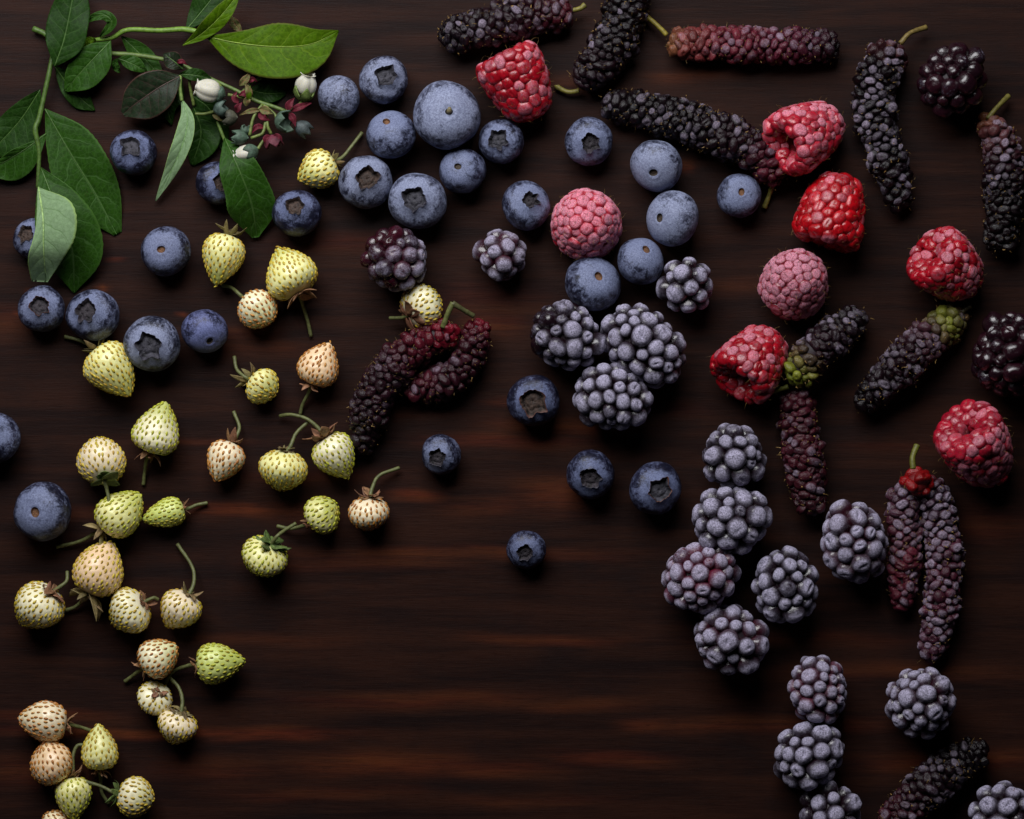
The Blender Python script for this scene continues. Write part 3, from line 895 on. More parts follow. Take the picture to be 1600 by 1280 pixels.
GS = (0.16, 0.14, 0.025)
K0, KP, KR = (0.0050, 0.0020, 0.0032), (0.0150, 0.0040, 0.0075), (0.055, 0.005, 0.010)
def g(c, f): return (*c, f)
MULB = [
 ('black mulberry at the top edge, blunt end towards the leaves, above the uppermost raspberry', [(690,58),(760,42),(840,22),(890,22)], [27,33,33,28],
  [(0,g(K0,.42)),(.6,g(KP,.5)),(1,g(KR,.4))], [(886,18,30),(905,14,28),(914,8,26)], GS, 0),
 ('black mulberry cut off by the top edge, its yellow stem hooked below it', [(990,-40),(970,40),(940,95),(905,132)], [33,36,36,28],
  [(0,g(K0,.3)),(.5,g(K0,.44)),(1,g(KP,.3))], [(905,142,14),(888,144,10),(872,137,8),(870,133,8)], GS, 0),
 ('straight red mulberry with a yellow stem lying along the top', [(1046,68),(1110,68),(1200,72),(1306,72)], [25,29,28,27],
  [(0,(0.22,0.10,0.035,.1)),(.08,(0.20,0.045,0.035,.35)),(.3,(0.14,0.018,0.028,.42)),(.6,(0.10,0.014,0.026,.40)),(.85,(0.05,0.012,0.022,.45)),(1,g(K0,.2))],
  [(1042,55,22),(1025,38,20),(1006,23,14)], (0.20,0.16,0.02), 0),
 ('longest mulberry, black and curved, reddening towards its stem beside the pink raspberry', [(944,162),(1030,178),(1130,212),(1190,246),(1214,285)], [24,31,36,34,24],
  [(0,g(K0,.40)),(.5,g(K0,.45)),(.75,g(KP,.42)),(.9,(0.07,0.01,0.018,.2)),(1,(0.07,0.008,0.014,.1))], [(1207,288,14),(1202,305,9),(1194,325,5)], GS, 0),
 ('slim S shaped mulberry with white flecked drupelets, upright near the top corner', [(1396,72),(1372,120),(1366,180),(1385,240),(1410,325)], [30,37,32,31,22],
  [(0,(0.06,0.015,0.018,.45)),(.15,g(K0,.62)),(.6,g(K0,.60)),(1,g(K0,.36))], [(1407,68,38),(1422,52,34),(1447,43,22)], (0.14,0.10,0.025), 0),
 ('mulberry along the side edge, pinkish at its stem and wet black at its tip', [(1540,185),(1566,235),(1570,310),(1562,395)], [22,34,33,26],
  [(0,(0.22,0.08,0.03,.15)),(.1,(0.10,0.03,0.03,.55)),(.35,g(KP,.6)),(.55,g(K0,.3)),(1,g(K0,.05))], [(1543,186,34),(1558,168,30),(1576,150,16)], (0.15,0.13,0.025), 0),
 ('short mulberry with a bright green end, lying across a raspberry and a dark mulberry', [(1238,598,22),(1270,552,24),(1310,520,10),(1346,490,0)], [24,33,31,24],
  [(0,(0.17,0.22,0.02,.05)),(.14,(0.18,0.20,0.02,.1)),(.26,(0.11,0.075,0.035,.35)),(.36,g(KP,.5)),(1,g(K0,.55))], [(1232,604,38),(1210,611,34),(1187,617,24)], (0.14,0.15,0.02), 0),
 ('mulberry with a green patch on one end and a black tip, below the dimpled raspberry', [(1346,636),(1395,585),(1450,530),(1505,490)], [22,33,33,22],
  [(0,g(K0,.08)),(.12,g(K0,.4)),(.5,g(KP,.55)),(.72,(0.065,0.022,0.03,.5)),(.85,(0.16,0.18,0.02,.12)),(.93,(0.11,0.10,0.025,.3)),(1,(0.05,0.02,0.015,.1))], [(1503,488,28),(1510,482,27),(1516,478,26)], (0.05,0.04,0.015), 0),
 ('dark red mulberry hanging down from under the green ended one', [(1244,612),(1250,680),(1258,740),(1270,800)], [28,31,32,26],
  [(0,(0.05,0.008,0.014,.30)),(.5,(0.055,0.008,0.014,.46)),(1,(0.035,0.006,0.010,.3))], None, GS, 0),
 ('dark mulberry running off the bottom edge, near the corner', [(1385,1300),(1430,1250),(1480,1205),(1536,1168)], [30,34,33,24],
  [(0,(0.06,0.008,0.016,.36)),(.4,g(KP,.42)),(.8,g(K0,.42)),(1,g(K0,.02))], None, GS, 0),
]
for i, (lab, pts, radii, st, stem, scol, z0) in enumerate(MULB):
    mid = pts[len(pts) // 2]
    c = P(mid[0], mid[1], 0)
    root = thing("mulberry", lab, "mulberry", "mulberries on the table", c)
    mulberry_body(root, pts, radii, st, 1300 + i * 19, z0)
    if stem:
        stem_part(root, stem, [4.2, 3.6, 4.6], scol, i)

# two fruits on one forked stem
root = thing("mulberry", 'pair of dark crimson mulberries joined by a forked green stem', "mulberry", "mulberries on the table", P(650, 590))
mulberry_body(root, [(748,500,12),(737,550,6),(702,592,0),(634,612,0)], [22,27,28,21],
              [(0,(0.13,0.006,0.014,.2)),(.15,(0.045,0.006,0.012,.25)),(.6,(0.03,0.006,0.011,.4)),(1,(0.08,0.010,0.018,.35))], 1601)
mulberry_body(root, [(712,516,12),(655,540,10),(603,588,6),(575,650,0),(567,708,0)], [24,29,33,31,18],
              [(0,(0.18,0.006,0.016,.3)),(.2,(0.08,0.006,0.013,.25)),(.45,(0.025,0.006,0.011,.25)),(1,(0.012,0.004,0.007,.15))], 1602)
stem_part(root, [(692,512,58),(700,490,64),(708,473,66)], [4.8, 4.2, 4.6], (0.10,0.11,0.03), 3)
stem_part(root, [(707,474,66),(720,482,62),(740,494,52)], [4.6, 3.8, 4.2], (0.07,0.07,0.025), 4)
# a forked fruit
root = thing("mulberry", 'twin mulberry forked into two frosted fingers under a glossy red top', "mulberry", "mulberries on the table", P(1440, 860))
mulberry_body(root, [(1422,748),(1413,800),(1414,870),(1408,950)], [25,28,26,22],
              [(0,(0.12,0.006,0.008,.3)),(.07,(0.05,0.012,0.022,.85)),(.25,(0.05,0.012,0.022,.72)),(.6,(0.10,0.014,0.024,.5)),(1,(0.09,0.012,0.022,.4))], 1701)
mulberry_body(root, [(1444,745),(1467,810),(1475,880),(1470,950),(1453,1030)], [25,31,30,29,22],
              [(0,(0.12,0.006,0.008,.4)),(.08,(0.03,0.012,0.022,.85)),(.5,(0.065,0.012,0.024,.72)),(1,(0.06,0.012,0.024,.66))], 1702)
mulberry_body(root, [(1432,768,24),(1434,756,28),(1434,740,20)], [22,25,20],
              [(0,(0.22,0.004,0.005,.0)),(1,(0.22,0.004,0.005,.0))], 1703, rho_px=8.5, core_col=(0.12, 0.003, 0.004))
stem_part(root, [(1427,733,52),(1426,715,48),(1433,696,40)], [4.8, 4.6, 5.2], (0.10,0.10,0.012), 5)

# ------------------------------------------------------------------ strawberries
def strawberry(cal, tip, width, tilt, col, green, seedcol, sepcol, sep_n, sep_len, reflex, stem, label, seed, shape='cone', stemcol=(0.11, 0.12, 0.04), z0=0.0):
    """cal, tip: where calyx end and tip lie in the photo; tilt: degrees the tip rises above the table"""
    R = np.random.RandomState(seed)
    d = Vector((tip[0] - cal[0], -(tip[1] - cal[1]), 0))
    ti = math.radians(tilt)
    L = d.length / max(math.cos(ti), 0.35)
    d.normalize()
    axis = Vector((d.x * math.cos(ti), d.y * math.cos(ti), math.sin(ti)))
    w = width / 2.0
    kk = {'cone': (0.30, 1.0, .86), 'round': (0.44, 0.58, .62), 'egg': (0.36, 0.74, .74)}[shape]
    nt, nv = 56, 64
    t = np.r_[0.004, np.linspace(0, 1, nt) ** 0.9][1:]
    t[0] = 0.003; t[-1] = 0.9985
    def f(t):
        a = np.sqrt(np.clip(1 - (1 - t / kk[0]) ** 2, 0, 1))
        b = np.cos(math.pi / 2 * np.clip((t - kk[0]) / (1 - kk[0]), 0, 1)) ** kk[2]
        return np.where(t < kk[0], 0.16 + 0.84 * a, b)
    prof = list(zip(f(t) * w, t * L))
    area = 2 * math.pi * np.sum(f(t[1:]) * w * np.hypot(np.diff(t * L), np.diff(f(t) * w)))
    sp = 9.9 if width > 52 else 8.2
    n = int(min(area / (sp * sp * 0.90), 240))
    p, N, rho, s = scatter(prof[2:], n, 0.45, seed, 16)
    a = np.linspace(0, 2 * math.pi, nv, endpoint=False)
    V = lathe("flesh", prof, nv)
    d3 = V / w
    V = V * np.array([1, 1, 1]) 
    V[..., :2] *= (1 + 0.10 * lump(d3, seed, 6, 1.4) + 0.03 * lump(d3, seed + 3, 6, 3.5))[..., None]
    bend = R.uniform(-.12, .12, 2) * w
    V[..., 0] += bend[0] * (V[..., 2] / L) ** 2; V[..., 1] += bend[1] * (V[..., 2] / L) ** 2
    flat = V.reshape(-1, 3).copy()
    base_rows = lathe("flesh", prof, nv).reshape(-1, 3)
    near = np.array([np.linalg.norm(base_rows - q, axis=1).argmin() for q in p])
    p = p + (flat[near] - base_rows[near])
    dd = np.linalg.norm(flat[:, None] - p[None], axis=2).min(1)
    pit = np.exp(-(dd / 3.1) ** 2)
    nrm = flat.copy(); nrm[:, 2] = 0
    nl = np.linalg.norm(nrm, axis=1)[:, None] + 1e-6
    flat = flat + nrm / nl * (0.8 - 1.3 * pit)[:, None] * np.clip(nl / w, 0, 1)
    flat[:, 2] -= pit * 1.2 * (t.repeat(nv) > 0.8)
    M = rot_to(axis, R.uniform(0, 6.28))
    R3 = np.array(M.to_3x3())
    pw = flat @ R3.T
    zoff = -pw[:, 2].min() + z0
    mid = np.array([0, 0, L * 0.5]) @ R3.T
    mx, my = (cal[0] + tip[0]) / 2, (cal[1] + tip[1]) / 2
    q = P(mx, my, zoff + mid[2])
    org = Vector((q.x - mid[0], q.y - mid[1], zoff))
    root = thing("strawberry", label, "strawberry", "white strawberries on the table", (q.x, q.y, 0))
    MM = Matrix.Translation(org) @ M
    me = grid_mesh("flesh", flat.reshape(nt, nv, 3), True, True, True)
    for nm, arr in (("along", t.repeat(nv)), ("pit", pit)):
        at = me.attributes.new(nm, 'FLOAT', 'POINT')
        at.data.foreach_set('value', np.r_[arr, arr[:1], arr[-1:]].astype(np.float32))
    part("flesh", me, M_STRAW, root, MM, (*col, green))
    # achenes, each a small pip sitting in its pit
    ch = []
    zax = np.array([0, 0, 1.0])
    for i in range(n):
        nn = N[i] * np.sign(N[i][:2] @ p[i][:2] + 1e-6) if abs(N[i][2]) < .97 else N[i] * np.sign(N[i][2] * (p[i][2] - L / 2))
        nn = nn / np.linalg.norm(nn)
        if (R3 @ nn)[2] < -0.55: continue
        ln = zax - nn * nn.dot(zax)
        ln = ln / np.linalg.norm(ln) if np.linalg.norm(ln) > 0.1 else np.array([1.0, 0, 0])
        sd = np.cross(nn, ln)
        k = R.uniform(0.85, 1.15) * (1.0 if width > 52 else 0.88)
        Vs = []
        for u_, q_ in ((-1, 0.0), (-.72, .42), (-.1, .98), (.45, 1.0), (.85, .55), (1, 0.0)):
            for b_ in range(6):
                an = b_ * math.pi / 3
                Vs.append(p[i] + ln * u_ * 3.8 * k + sd * q_ * 1.75 * k * math.cos(an) + nn * (q_ * 1.5 * k * math.sin(an) + 0.7))
        Fs = [(x * 6 + y, x * 6 + (y + 1) % 6, x * 6 + 6 + (y + 1) % 6, x * 6 + 6 + y) for x in range(5) for y in range(6)]
        ch.append((Vs, Fs))
    part("seeds", join("seeds", ch), M_SEED, root, MM, (*seedcol, 1), kind='stuff')
    # sepals round the calyx end
    for k in range(sep_n):
        an = 2 * math.pi * k / sep_n + R.uniform(-.25, .25)
        ln = sep_len * R.uniform(0.75, 1.35)
        wd = ln * R.uniform(0.20, 0.32)
        curl = reflex + R.uniform(-.35, .35)
        rows = []
        for u_ in np.linspace(0, 1, 7):
            ph0 = R.uniform(-1, 1); rad = 2.0 + 1.08 * ln * (u_ - 0.12 * u_ * u_)
            zz = -1.2 - curl * ln * (0.25 * u_ + 0.55 * u_ * u_) + (1 - curl) * ln * 0.10 * u_ + 2.2 * math.sin(3.5 * u_ + k * 1.7)
            hw = wd * (math.sin(math.pi * (0.16 + 0.84 * u_)) ** 0.8 if u_ < 1 else 0.04)
            row = []
            for v_ in (-1, -.4, 0, .4, 1):
                ph = an + 0.22 * math.sin(k * 2.1) * u_
                row.append((rad * math.cos(ph) - hw * v_ * math.sin(ph), rad * math.sin(ph) + hw * v_ * math.cos(ph), zz - abs(v_) * hw * 0.35 * (-1 if k % 2 else 1)))
            rows.append(row)
        top = np.array(rows)
        bot = top[:, ::-1] - np.array([0, 0, 0.8])
        me = grid_mesh("sepal", np.concatenate([top, bot], 1), True, True, True)
        kc = R.uniform(0.7, 1.35)
        part("sepal", me, M_COLOR, root, MM, (sepcol[0] * kc, sepcol[1] * kc * R.uniform(.85, 1.1), sepcol[2] * kc, 1))
    if stem:
        cz = org.z
        P3 = [Vector(MM @ Vector((0, 0, 2)))]
        for j, sxy in enumerate(stem):
            h = sxy[2] if len(sxy) > 2 else max(3.2, cz * (1 - (j + 1) / len(stem)) + 3)
            P3.append(P(sxy[0], sxy[1], h))
        part("stem", tube("stem", P3, [3.5, 2.9, 2.7, 3.0], 8, 26, 0.05, seed), M_STEM, root, None, (*stemcol, 1))
    return root

CREAM, YEL, TAN, PEACH, GRN = (0.88, 0.83, 0.58), (0.84, 0.82, 0.38), (0.88, 0.76, 0.54), (0.86, 0.63, 0.40), (0.66, 0.74, 0.24)
SY, SG, SB = (0.52, 0.40, 0.03), (0.44, 0.46, 0.03), (0.46, 0.20, 0.03)
BR, BG, GN = (0.21, 0.105, 0.050), (0.17, 0.13, 0.05), (0.085, 0.13, 0.03)
ST = [
 ((522,252),(468,282),60,8,YEL,.5,SY,BG,6,15,.6,[(535,246,22),(550,228,14),(566,207,8)],'yellow strawberry tucked between the blueberry cluster and the leaf twig','egg'),
 ((357,368),(334,446),64,5,YEL,.8,SY,BG,7,20,.9,None,'strawberry pointing down with curled grey sepals, below the broad dark leaf','cone'),
 ((468,458),(430,388),78,-16,YEL,.45,SY,BR,7,26,.35,[(474,480,16),(481,503,8),(486,526,5)],'largest cone shaped strawberry, tip up, with a straight stem below','cone'),
 ((384,470),(424,500),62,30,CREAM,.35,SB,BG,5,10,.3,[(374,460,26),(362,450,14),(347,446,6)],'small round strawberry with brown seeds just under the downward pointing one','round'),
 ((393,594),(430,616),54,20,YEL,.45,SY,BG,7,22,.9,[(384,590,30),(370,577,20),(366,557,12)],'little round strawberry with a hooked stem and spread sepals, near the tan one','round'),
 ((487,600),(514,534),62,4,PEACH,.0,SB,BR,7,16,.8,[(482,615,16),(473,632,8),(469,647,4)],'peach tan strawberry with brown seeds beside the dark mulberry pair','cone'),
 ((151,546),(206,616),76,8,YEL,.55,SY,BG,6,22,.7,[(140,540,24),(124,532,14),(101,526,6)],'greenish yellow strawberry nestled below two blueberries','cone'),
 ((234,706),(262,628),70,5,CREAM,.8,SG,BR,6,18,.9,[(229,718,18),(226,738,8),(224,758,4)],'egg shaped pale strawberry with green seeds, tip up, stem straight below','cone'),
 ((165,746),(154,690),76,-38,TAN,.15,SY,GN,9,24,.15,[(167,765,52),(170,785,54),(164,808,50)],'creamy round strawberry showing its green star calyx to the camera','round'),
 ((160,826),(219,772),68,6,YEL,.65,SG,BG,7,22,.9,[(150,832,22),(125,846,10),(88,855,5)],'green seeded strawberry crossed by the stem of the creamy round one','egg'),
 ((287,794),(222,814),44,4,GRN,.6,SG,BR,6,10,.5,[(293,795,16),(308,789,9),(324,786,5)],'smallest pointed strawberry, all green, lying on its side','cone'),
 ((138,926),(176,848),76,-6,PEACH,.0,SY,BG,7,32,.7,[(130,936,18),(118,948,10),(102,954,5)],'big peach coloured strawberry with a wide papery calyx','egg'),
 ((82,924),(36,978),78,-16,CREAM,.35,SY,BR,8,22,.2,[(92,918,34),(104,908,26),(105,893,18)],'plump cream strawberry near the side edge with a curved stem','egg'),
 ((224,941),(174,973),72,-16,CREAM,.55,SY,BR,8,18,.2,[(233,937,34),(241,934,30),(247,937,26)],'strawberry crowded with seeds, beside the big peach one, short stem','egg'),
 ((296,930),(264,982),62,-14,TAN,.2,SY,BG,7,16,.5,[(303,910,26),(300,885,16),(277,850,6)],'cream strawberry with the longest arching stem','egg'),
 ((224,1044),(276,1008),62,8,CREAM,.45,SB,BR,6,14,.5,[(216,1049,18),(206,1057,10),(195,1065,5)],'small pale strawberry with a short stem, above the shrivelled one','egg'),
 ((308,1040),(383,1030),62,4,GRN,.6,SG,BR,6,14,.6,[(295,1040,20),(270,1050,12),(257,1071,5)],'bright green strawberry lying sideways, tip pointing to the bare wood','cone'),
 ((249,1082),(232,1104),54,-48,CREAM,.2,SY,BR,8,11,.1,None,'shrivelled small strawberry showing a brown stemless calyx','round'),
 ((284,1114),(266,1160),60,-16,TAN,.2,SY,BG,8,18,.15,[(285,1094,30),(279,1074,22),(266,1060,14)],'strawberry hanging from an arched stem below the shrivelled one','egg'),
 ((103,1132),(28,1122),62,4,TAN,.1,SB,BR,6,17,.7,[(112,1133,22),(128,1137,14),(146,1143,8)],'long tan strawberry lying sideways at the top of the bottom corner group','egg'),
 ((88,1222),(68,1160),66,12,PEACH,.05,SB,BR,5,8,.5,[(91,1236,18),(92,1252,10),(99,1267,5)],'round peach strawberry under the long tan one','round'),
 ((156,1202),(155,1130),56,4,YEL,.35,SY,BR,7,14,.8,[(157,1215,14),(159,1238,8),(170,1256,4)],'pointed strawberry standing tip up in the bottom corner group','cone'),
 ((112,1216),(121,1284),54,6,YEL,.9,SG,BR,6,16,.7,[(114,1204,28),(114,1182,22),(120,1166,18),(130,1164,16)],'strawberry pointing down at the bottom edge under a hooped stem','cone'),
 ((186,1242),(240,1252),62,6,CREAM,.35,SY,GN,7,18,.7,[(176,1238,34),(156,1228,34),(135,1222,34)],'round strawberry with green sepals at the bottom edge, its stem laid over its neighbour','round'),
 ((96,1302),(74,1270),46,20,TAN,.1,SB,BR,5,8,.5,None,'strawberry mostly cut off by the bottom edge','round'),
 ((362,692),(338,752),56,6,TAN,.05,SB,BR,6,17,.9,[(367,686,22),(374,668,14),(365,643,5)],'small pinkish cream strawberry with sparse brown seeds and a wavy stem','egg'),
 ((447,706),(437,766),74,-8,YEL,.4,SY,BG,7,14,.3,[(454,697,34),(463,677,26),(482,659,20)],'broad yellow strawberry under two crossing stems','round'),
 ((508,684),(547,746),66,-6,CREAM,.85,SG,BR,8,25,.6,[(500,672,30),(480,655,28),(455,648,20),(437,650,10)],'strawberry with green seeds and an arching stem touching the dark mulberry tip','cone'),
 ((484,818),(526,788),60,10,YEL,.7,SG,BR,6,15,.4,[(475,821,22),(455,826,14),(433,822,8)],'bright yellow green round strawberry with a brown torn calyx','round'),
 ((578,778),(576,828),60,-12,TAN,.2,SB,BR,8,18,.5,[(582,762,26),(593,743,20),(624,731,10)],'round cream strawberry with a hook stem at the edge of the bare wood','round'),
 ((424,850),(402,892),72,-30,YEL,.45,SG,GN,9,27,.2,[(433,838,52),(446,828,40),(462,818,30)],'strawberry with the largest leafy green calyx facing the camera','round'),
 ((640,493),(681,464),72,-30,CREAM,.5,SY,BR,7,25,.15,[(630,496,34),(618,497,26),(609,497,20)],'cream strawberry with a shrunken brown calyx between the dark blackberry and the mulberry pair','round'),
]
for i, (cal, tip, w, ti, col, gr, sc, sep, sn, sl, rf, stem, lab, shp) in enumerate(ST):
    strawberry(cal, tip, w, ti, col, gr, sc, sep, sn, sl, rf, stem, lab, 2000 + i * 23, shp)

# ------------------------------------------------------------------ sprigs
def leaf(root, pts, wl, wr, mat, tl=12, tr=12, seed=0, nu=44, nv=25, vein_col=(0.045, 0.10, 0.016), wave=2.0, midrib=True, mid_r=1.2):
    """pts: spine in photo pixels (x, y, z); wl / wr: half widths seen left / right of the spine going to the tip; tl / tr: how far each half is lifted (degrees)"""
    sp = catmull([P(*q) for q in pts], nu)
    T, _, _ = frames(sp)
    up = np.array([0, 0, 1.0])
    side = np.cross(up, T); side /= np.linalg.norm(side, axis=1)[:, None] + 1e-9   # left of travel
    u = np.linspace(0, 1, nu)
    def w_of(w):
        pp = catmull([(x, y, 0) for x, y in zip(np.linspace(0, 1, len(w)) * 100, w)], 200)
        return np.clip(np.interp(u * 100, pp[:, 0], pp[:, 1]), 0.25, None)
    W = (w_of(wl) * (1 + 0.012 * np.sin(u * 150 + seed)), w_of(wr) * (1 + 0.012 * np.sin(u * 140 + 2 * seed)))
    v = np.linspace(-1, 1, nv)
    V = np.zeros((nu, nv, 3))
    r = np.random.RandomState(seed)
    a1, a2 = r.uniform(0, 6.28, 2)
    for j, vv in enumerate(v):
        left = vv < 0
        w = W[0] if left else W[1]
        tilt = math.radians(tl if left else tr)
        av = abs(vv)
        ph = (u - 0.20 * av ** 1.3) * 6.5
        fr = np.abs(ph % 1.0 - 0.5)
        relief = -1.6 * np.exp(-(fr / 0.09) ** 2) * min(1, av * 5) * (1 - 0.6 * av) - 1.3 * math.exp(-(av / 0.05) ** 2)
        z = av * w * math.tan(tilt) * (1 - 0.35 * av) + wave * 1.6 * av * np.sin(u * 8 + (a1 if left else a2)) + wave * 0.6 * av * av * np.sin(u * 19 + a2) + relief
        V[:, j] = sp + side * ((-vv) * w)[:, None] + up * z[:, None]
    lo = V[..., 2].min()
    V[..., 2] += max(0, 0.8 - lo)
    top = V
    bot = V[:, ::-1] - np.array([0, 0, 0.7])
    ring = np.concatenate([top, bot], 1)
    me = grid_mesh("leaf", ring, True, True, True)
    vs = np.r_[(v + 1) / 2, ((v + 1) / 2)[::-1]]
    n2 = 2 * nv
    uvv = np.array([(u[i], vs[j]) for i in range(nu) for j in range(n2)] + [(0, .5), (1, .5)])
    li = np.zeros(len(me.loops), dtype=np.int32)
    me.loops.foreach_get('vertex_index', li)
    uvl = me.uv_layers.new(name="UVMap")
    uvl.data.foreach_set('uv', uvv[li].astype(np.float32).ravel())
    if me.polygons and me.polygons[nu * nv // 2].normal.z < 0:
        me.flip_normals()
    o = part("leaf", me, mat, root)
    if midrib:
        k = nv // 2
        c = V[:, k] + up * 0.5
        rib = tube("midrib", [tuple(x) for x in c[::4]], [mid_r, mid_r * .75, mid_r * .3], 6, 22)
        part("midrib", rib, M_STEM, o, None, (*vein_col, 1))
    return o

def petiole(root, pts, rad, col=(0.10, 0.17, 0.03), name="petiole"):
    part(name, tube(name, [P(*q) for q in pts], rad, 8, 14), M_STEM, root, None, (*col, 1))

SGREEN = (0.06, 0.115, 0.018)
A = thing("leafy_sprig", 'leafy green sprig with a bent stem and a pale folded leaf, in the top corner', "sprig", None, P(75, 200))
part("stem", tube("stem", [P(*q) for q in ((52,45,10),(74,56,14),(83,78,20),(78,108,26),(70,145,26),(61,185,26),(55,203,28),(61,235,26),(60,272,24),(59,294,22))],
     [4.8,4.2,3.8,3.8,4.2,3.2,3.2], 10, 60, 0.05, 1), M_STEM, A, None, (*SGREEN, 1))
leaf(A, [(86,104,16),(112,140,8),(148,173,3)], [1,16,22,14,1], [1,10,16,16,1], L_DARK, 4, 8, 1)
leaf(A, [(63,140,24),(30,190,14),(-22,246,6)], [1,24,38,30,2], [1,18,26,24,2], L_DARK, 6, 18, 2)
leaf(A, [(70,170,24),(110,240,20),(150,305,10),(182,366,4)], [1,40,47,36,9], [1,28,46,40,5], L_MID, 10, 10, 3)
leaf(A, [(72,209,26),(35,236,26),(-22,270,16)], [1,22,34,30,4], [1,5,9,7,2], L_MID, -12, 36, 4)
leaf(A, [(64,262,28),(90,330,46),(112,390,36),(116,458,4)], [1,34,50,42,1], [1,26,44,40,1], L_MID, -14, 28, 5)
leaf(A, [(60,293,44),(67,340,72),(68,390,72),(72,441,30)], [1,48,50,26,3], [1,8,14,24,22], L_PALE, 14, 24, 6, vein_col=(0.25,0.38,0.13), mid_r=1.9)
leaf(A, [(85,104,40),(100,62,42),(112,5,40),(117,-28,34)], [1,26,32,26,6], [1,30,33,28,10], L_DARK, 10, 10, 7)

B = thing("leaf_branch", 'green branch with a big glossy light green leaf pointing to the blueberries', "branch", None, P(260, 60))
part("stem", tube("stem", [P(*q) for q in ((146,63,18),(175,59,24),(200,47,28),(250,48,30),(285,46,32),(308,50,34),(324,57,36))],
     [3.6,3.8,4.0,4.2,4.6,4.0], 10, 40, 0.05, 2), M_STEM, B, None, (0.12, 0.22, 0.025, 1))
leaf(B, [(156,58,26),(168,47,34),(175,34,40),(164,24,42),(148,27,38),(130,37,30)], [1,7,8,6,1], [1,7,8,6,1], L_MID, 14, 30, 11)
leaf(B, [(173,64,28),(150,88,34),(122,118,30),(102,142,18)], [1,26,32,26,3], [1,20,25,20,3], L_MID, 12, 12, 12)
leaf(B, [(150,62,24),(138,64,24),(127,74,20)], [1,6,6,2], [1,6,6,2], L_LIGHT, 10, 10, 13, midrib=False)
leaf(B, [(290,48,24),(315,18,18),(350,-25,10)], [1,14,22,20,2], [1,12,20,18,2], L_DARK, 8, 8, 14)
leaf(B, [(286,71,34),(315,53,44),(345,25,50),(376,-14,46)], [1,9,14,12,1], [1,9,14,12,1], L_LIGHT, 48, -10, 15, vein_col=(0.15,0.24,0.02))
leaf(B, [(322,57,36),(370,67,44),(430,73,46),(486,69,40),(529,48,30)], [1,19,36,29,1], [1,36,50,42,1], L_LIGHT, 10, 4, 16, vein_col=(0.15,0.23,0.02), mid_r=1.4)
leaf(B, [(378,50,26),(366,36,26),(361,25,24)], [1,7,8,1], [1,6,7,1], L_BRACT, 20, 10, 17, midrib=False)

C = thing("flowering_twig", 'flowering twig with white bell flowers, red bracts and green buds', "twig", None, P(340, 150))
part("stem", tube("stem", [P(*q) for q in ((172,84,16),(210,86,20),(250,92,24),(278,98,28),(305,112,30),(340,128,30),(370,142,32),(398,157,36),(425,166,38),(446,174,38))],
     [3.8,3.6,3.2,2.8,3.2,3.0], 9, 60, 0.06, 3), M_STEM, C, None, (0.09, 0.14, 0.03, 1))
leaf(C, [(190,57,14),(220,86,10),(258,128,6)], [1,13,17,12,1], [1,12,14,10,1], L_MID, 6, 6, 21)
leaf(C, [(184,91,26),(206,100,26),(230,112,22)], [1,12,12,1], [1,9,9,1], L_MID, 12, 12, 22)
leaf(C, [(183,92,26),(180,102,24),(186,114,20)], [1,5,6,1], [1,5,5,1], L_MID, 10, 10, 23, midrib=False)
leaf(C, [(284,118,36),(250,136,42),(215,160,38),(192,178,28)], [1,28,36,30,6], [1,24,32,28,6], L_BROWN, 10, 14, 24, vein_col=(0.05,0.03,0.022))
leaf(C, [(286,108,34),(272,96,38),(256,84,34)], [1,13,14,2], [1,12,13,2], L_BROWN, 14, 14, 25)
leaf(C, [(302,165,14),(314,208,10),(300,258,3)], [1,26,32,24,4], [1,14,18,16,3], L_DARK, 8, 6, 26)
leaf(C, [(284,124,16),(262,160,12),(268,195,6)], [1,18,22,12,1], [1,14,20,12,1], L_DARK, 8, 6, 27)
leaf(C, [(284,154,34),(293,190,44),(280,240,40),(243,314,12)], [1,12,13,8,1], [1,14,15,9,1], L_PALE, 24, 16, 28, vein_col=(0.15,0.27,0.09), mid_r=1.2)
petiole(C, [(282,118,34),(281,136,34),(284,158,34)], [2.8,3.2,3.0], (0.14,0.22,0.05))
leaf(C, [(351,216,36),(372,262,60),(392,315,44),(402,371,8)], [1,26,34,34,3], [1,26,34,36,8], L_MID, -20, 22, 29)
petiole(C, [(340,190,26),(345,204,28),(352,222,28)], [2.6,2.8,2.4])
leaf(C, [(388,140,10),(415,146,8),(447,146,3)], [1,14,16,13,2], [1,12,15,12,2], L_DARK, 6, 6, 30)
leaf(C, [(281,116,34),(305,118,38),(330,122,34)], [1,10,10,1], [1,8,8,1], L_DARK, 20, 12, 31)
leaf(C, [(300,150,12),(330,175,8),(352,238,3)], [1,16,20,14,1], [1,16,20,14,1], L_DARK, 6, 6, 32)

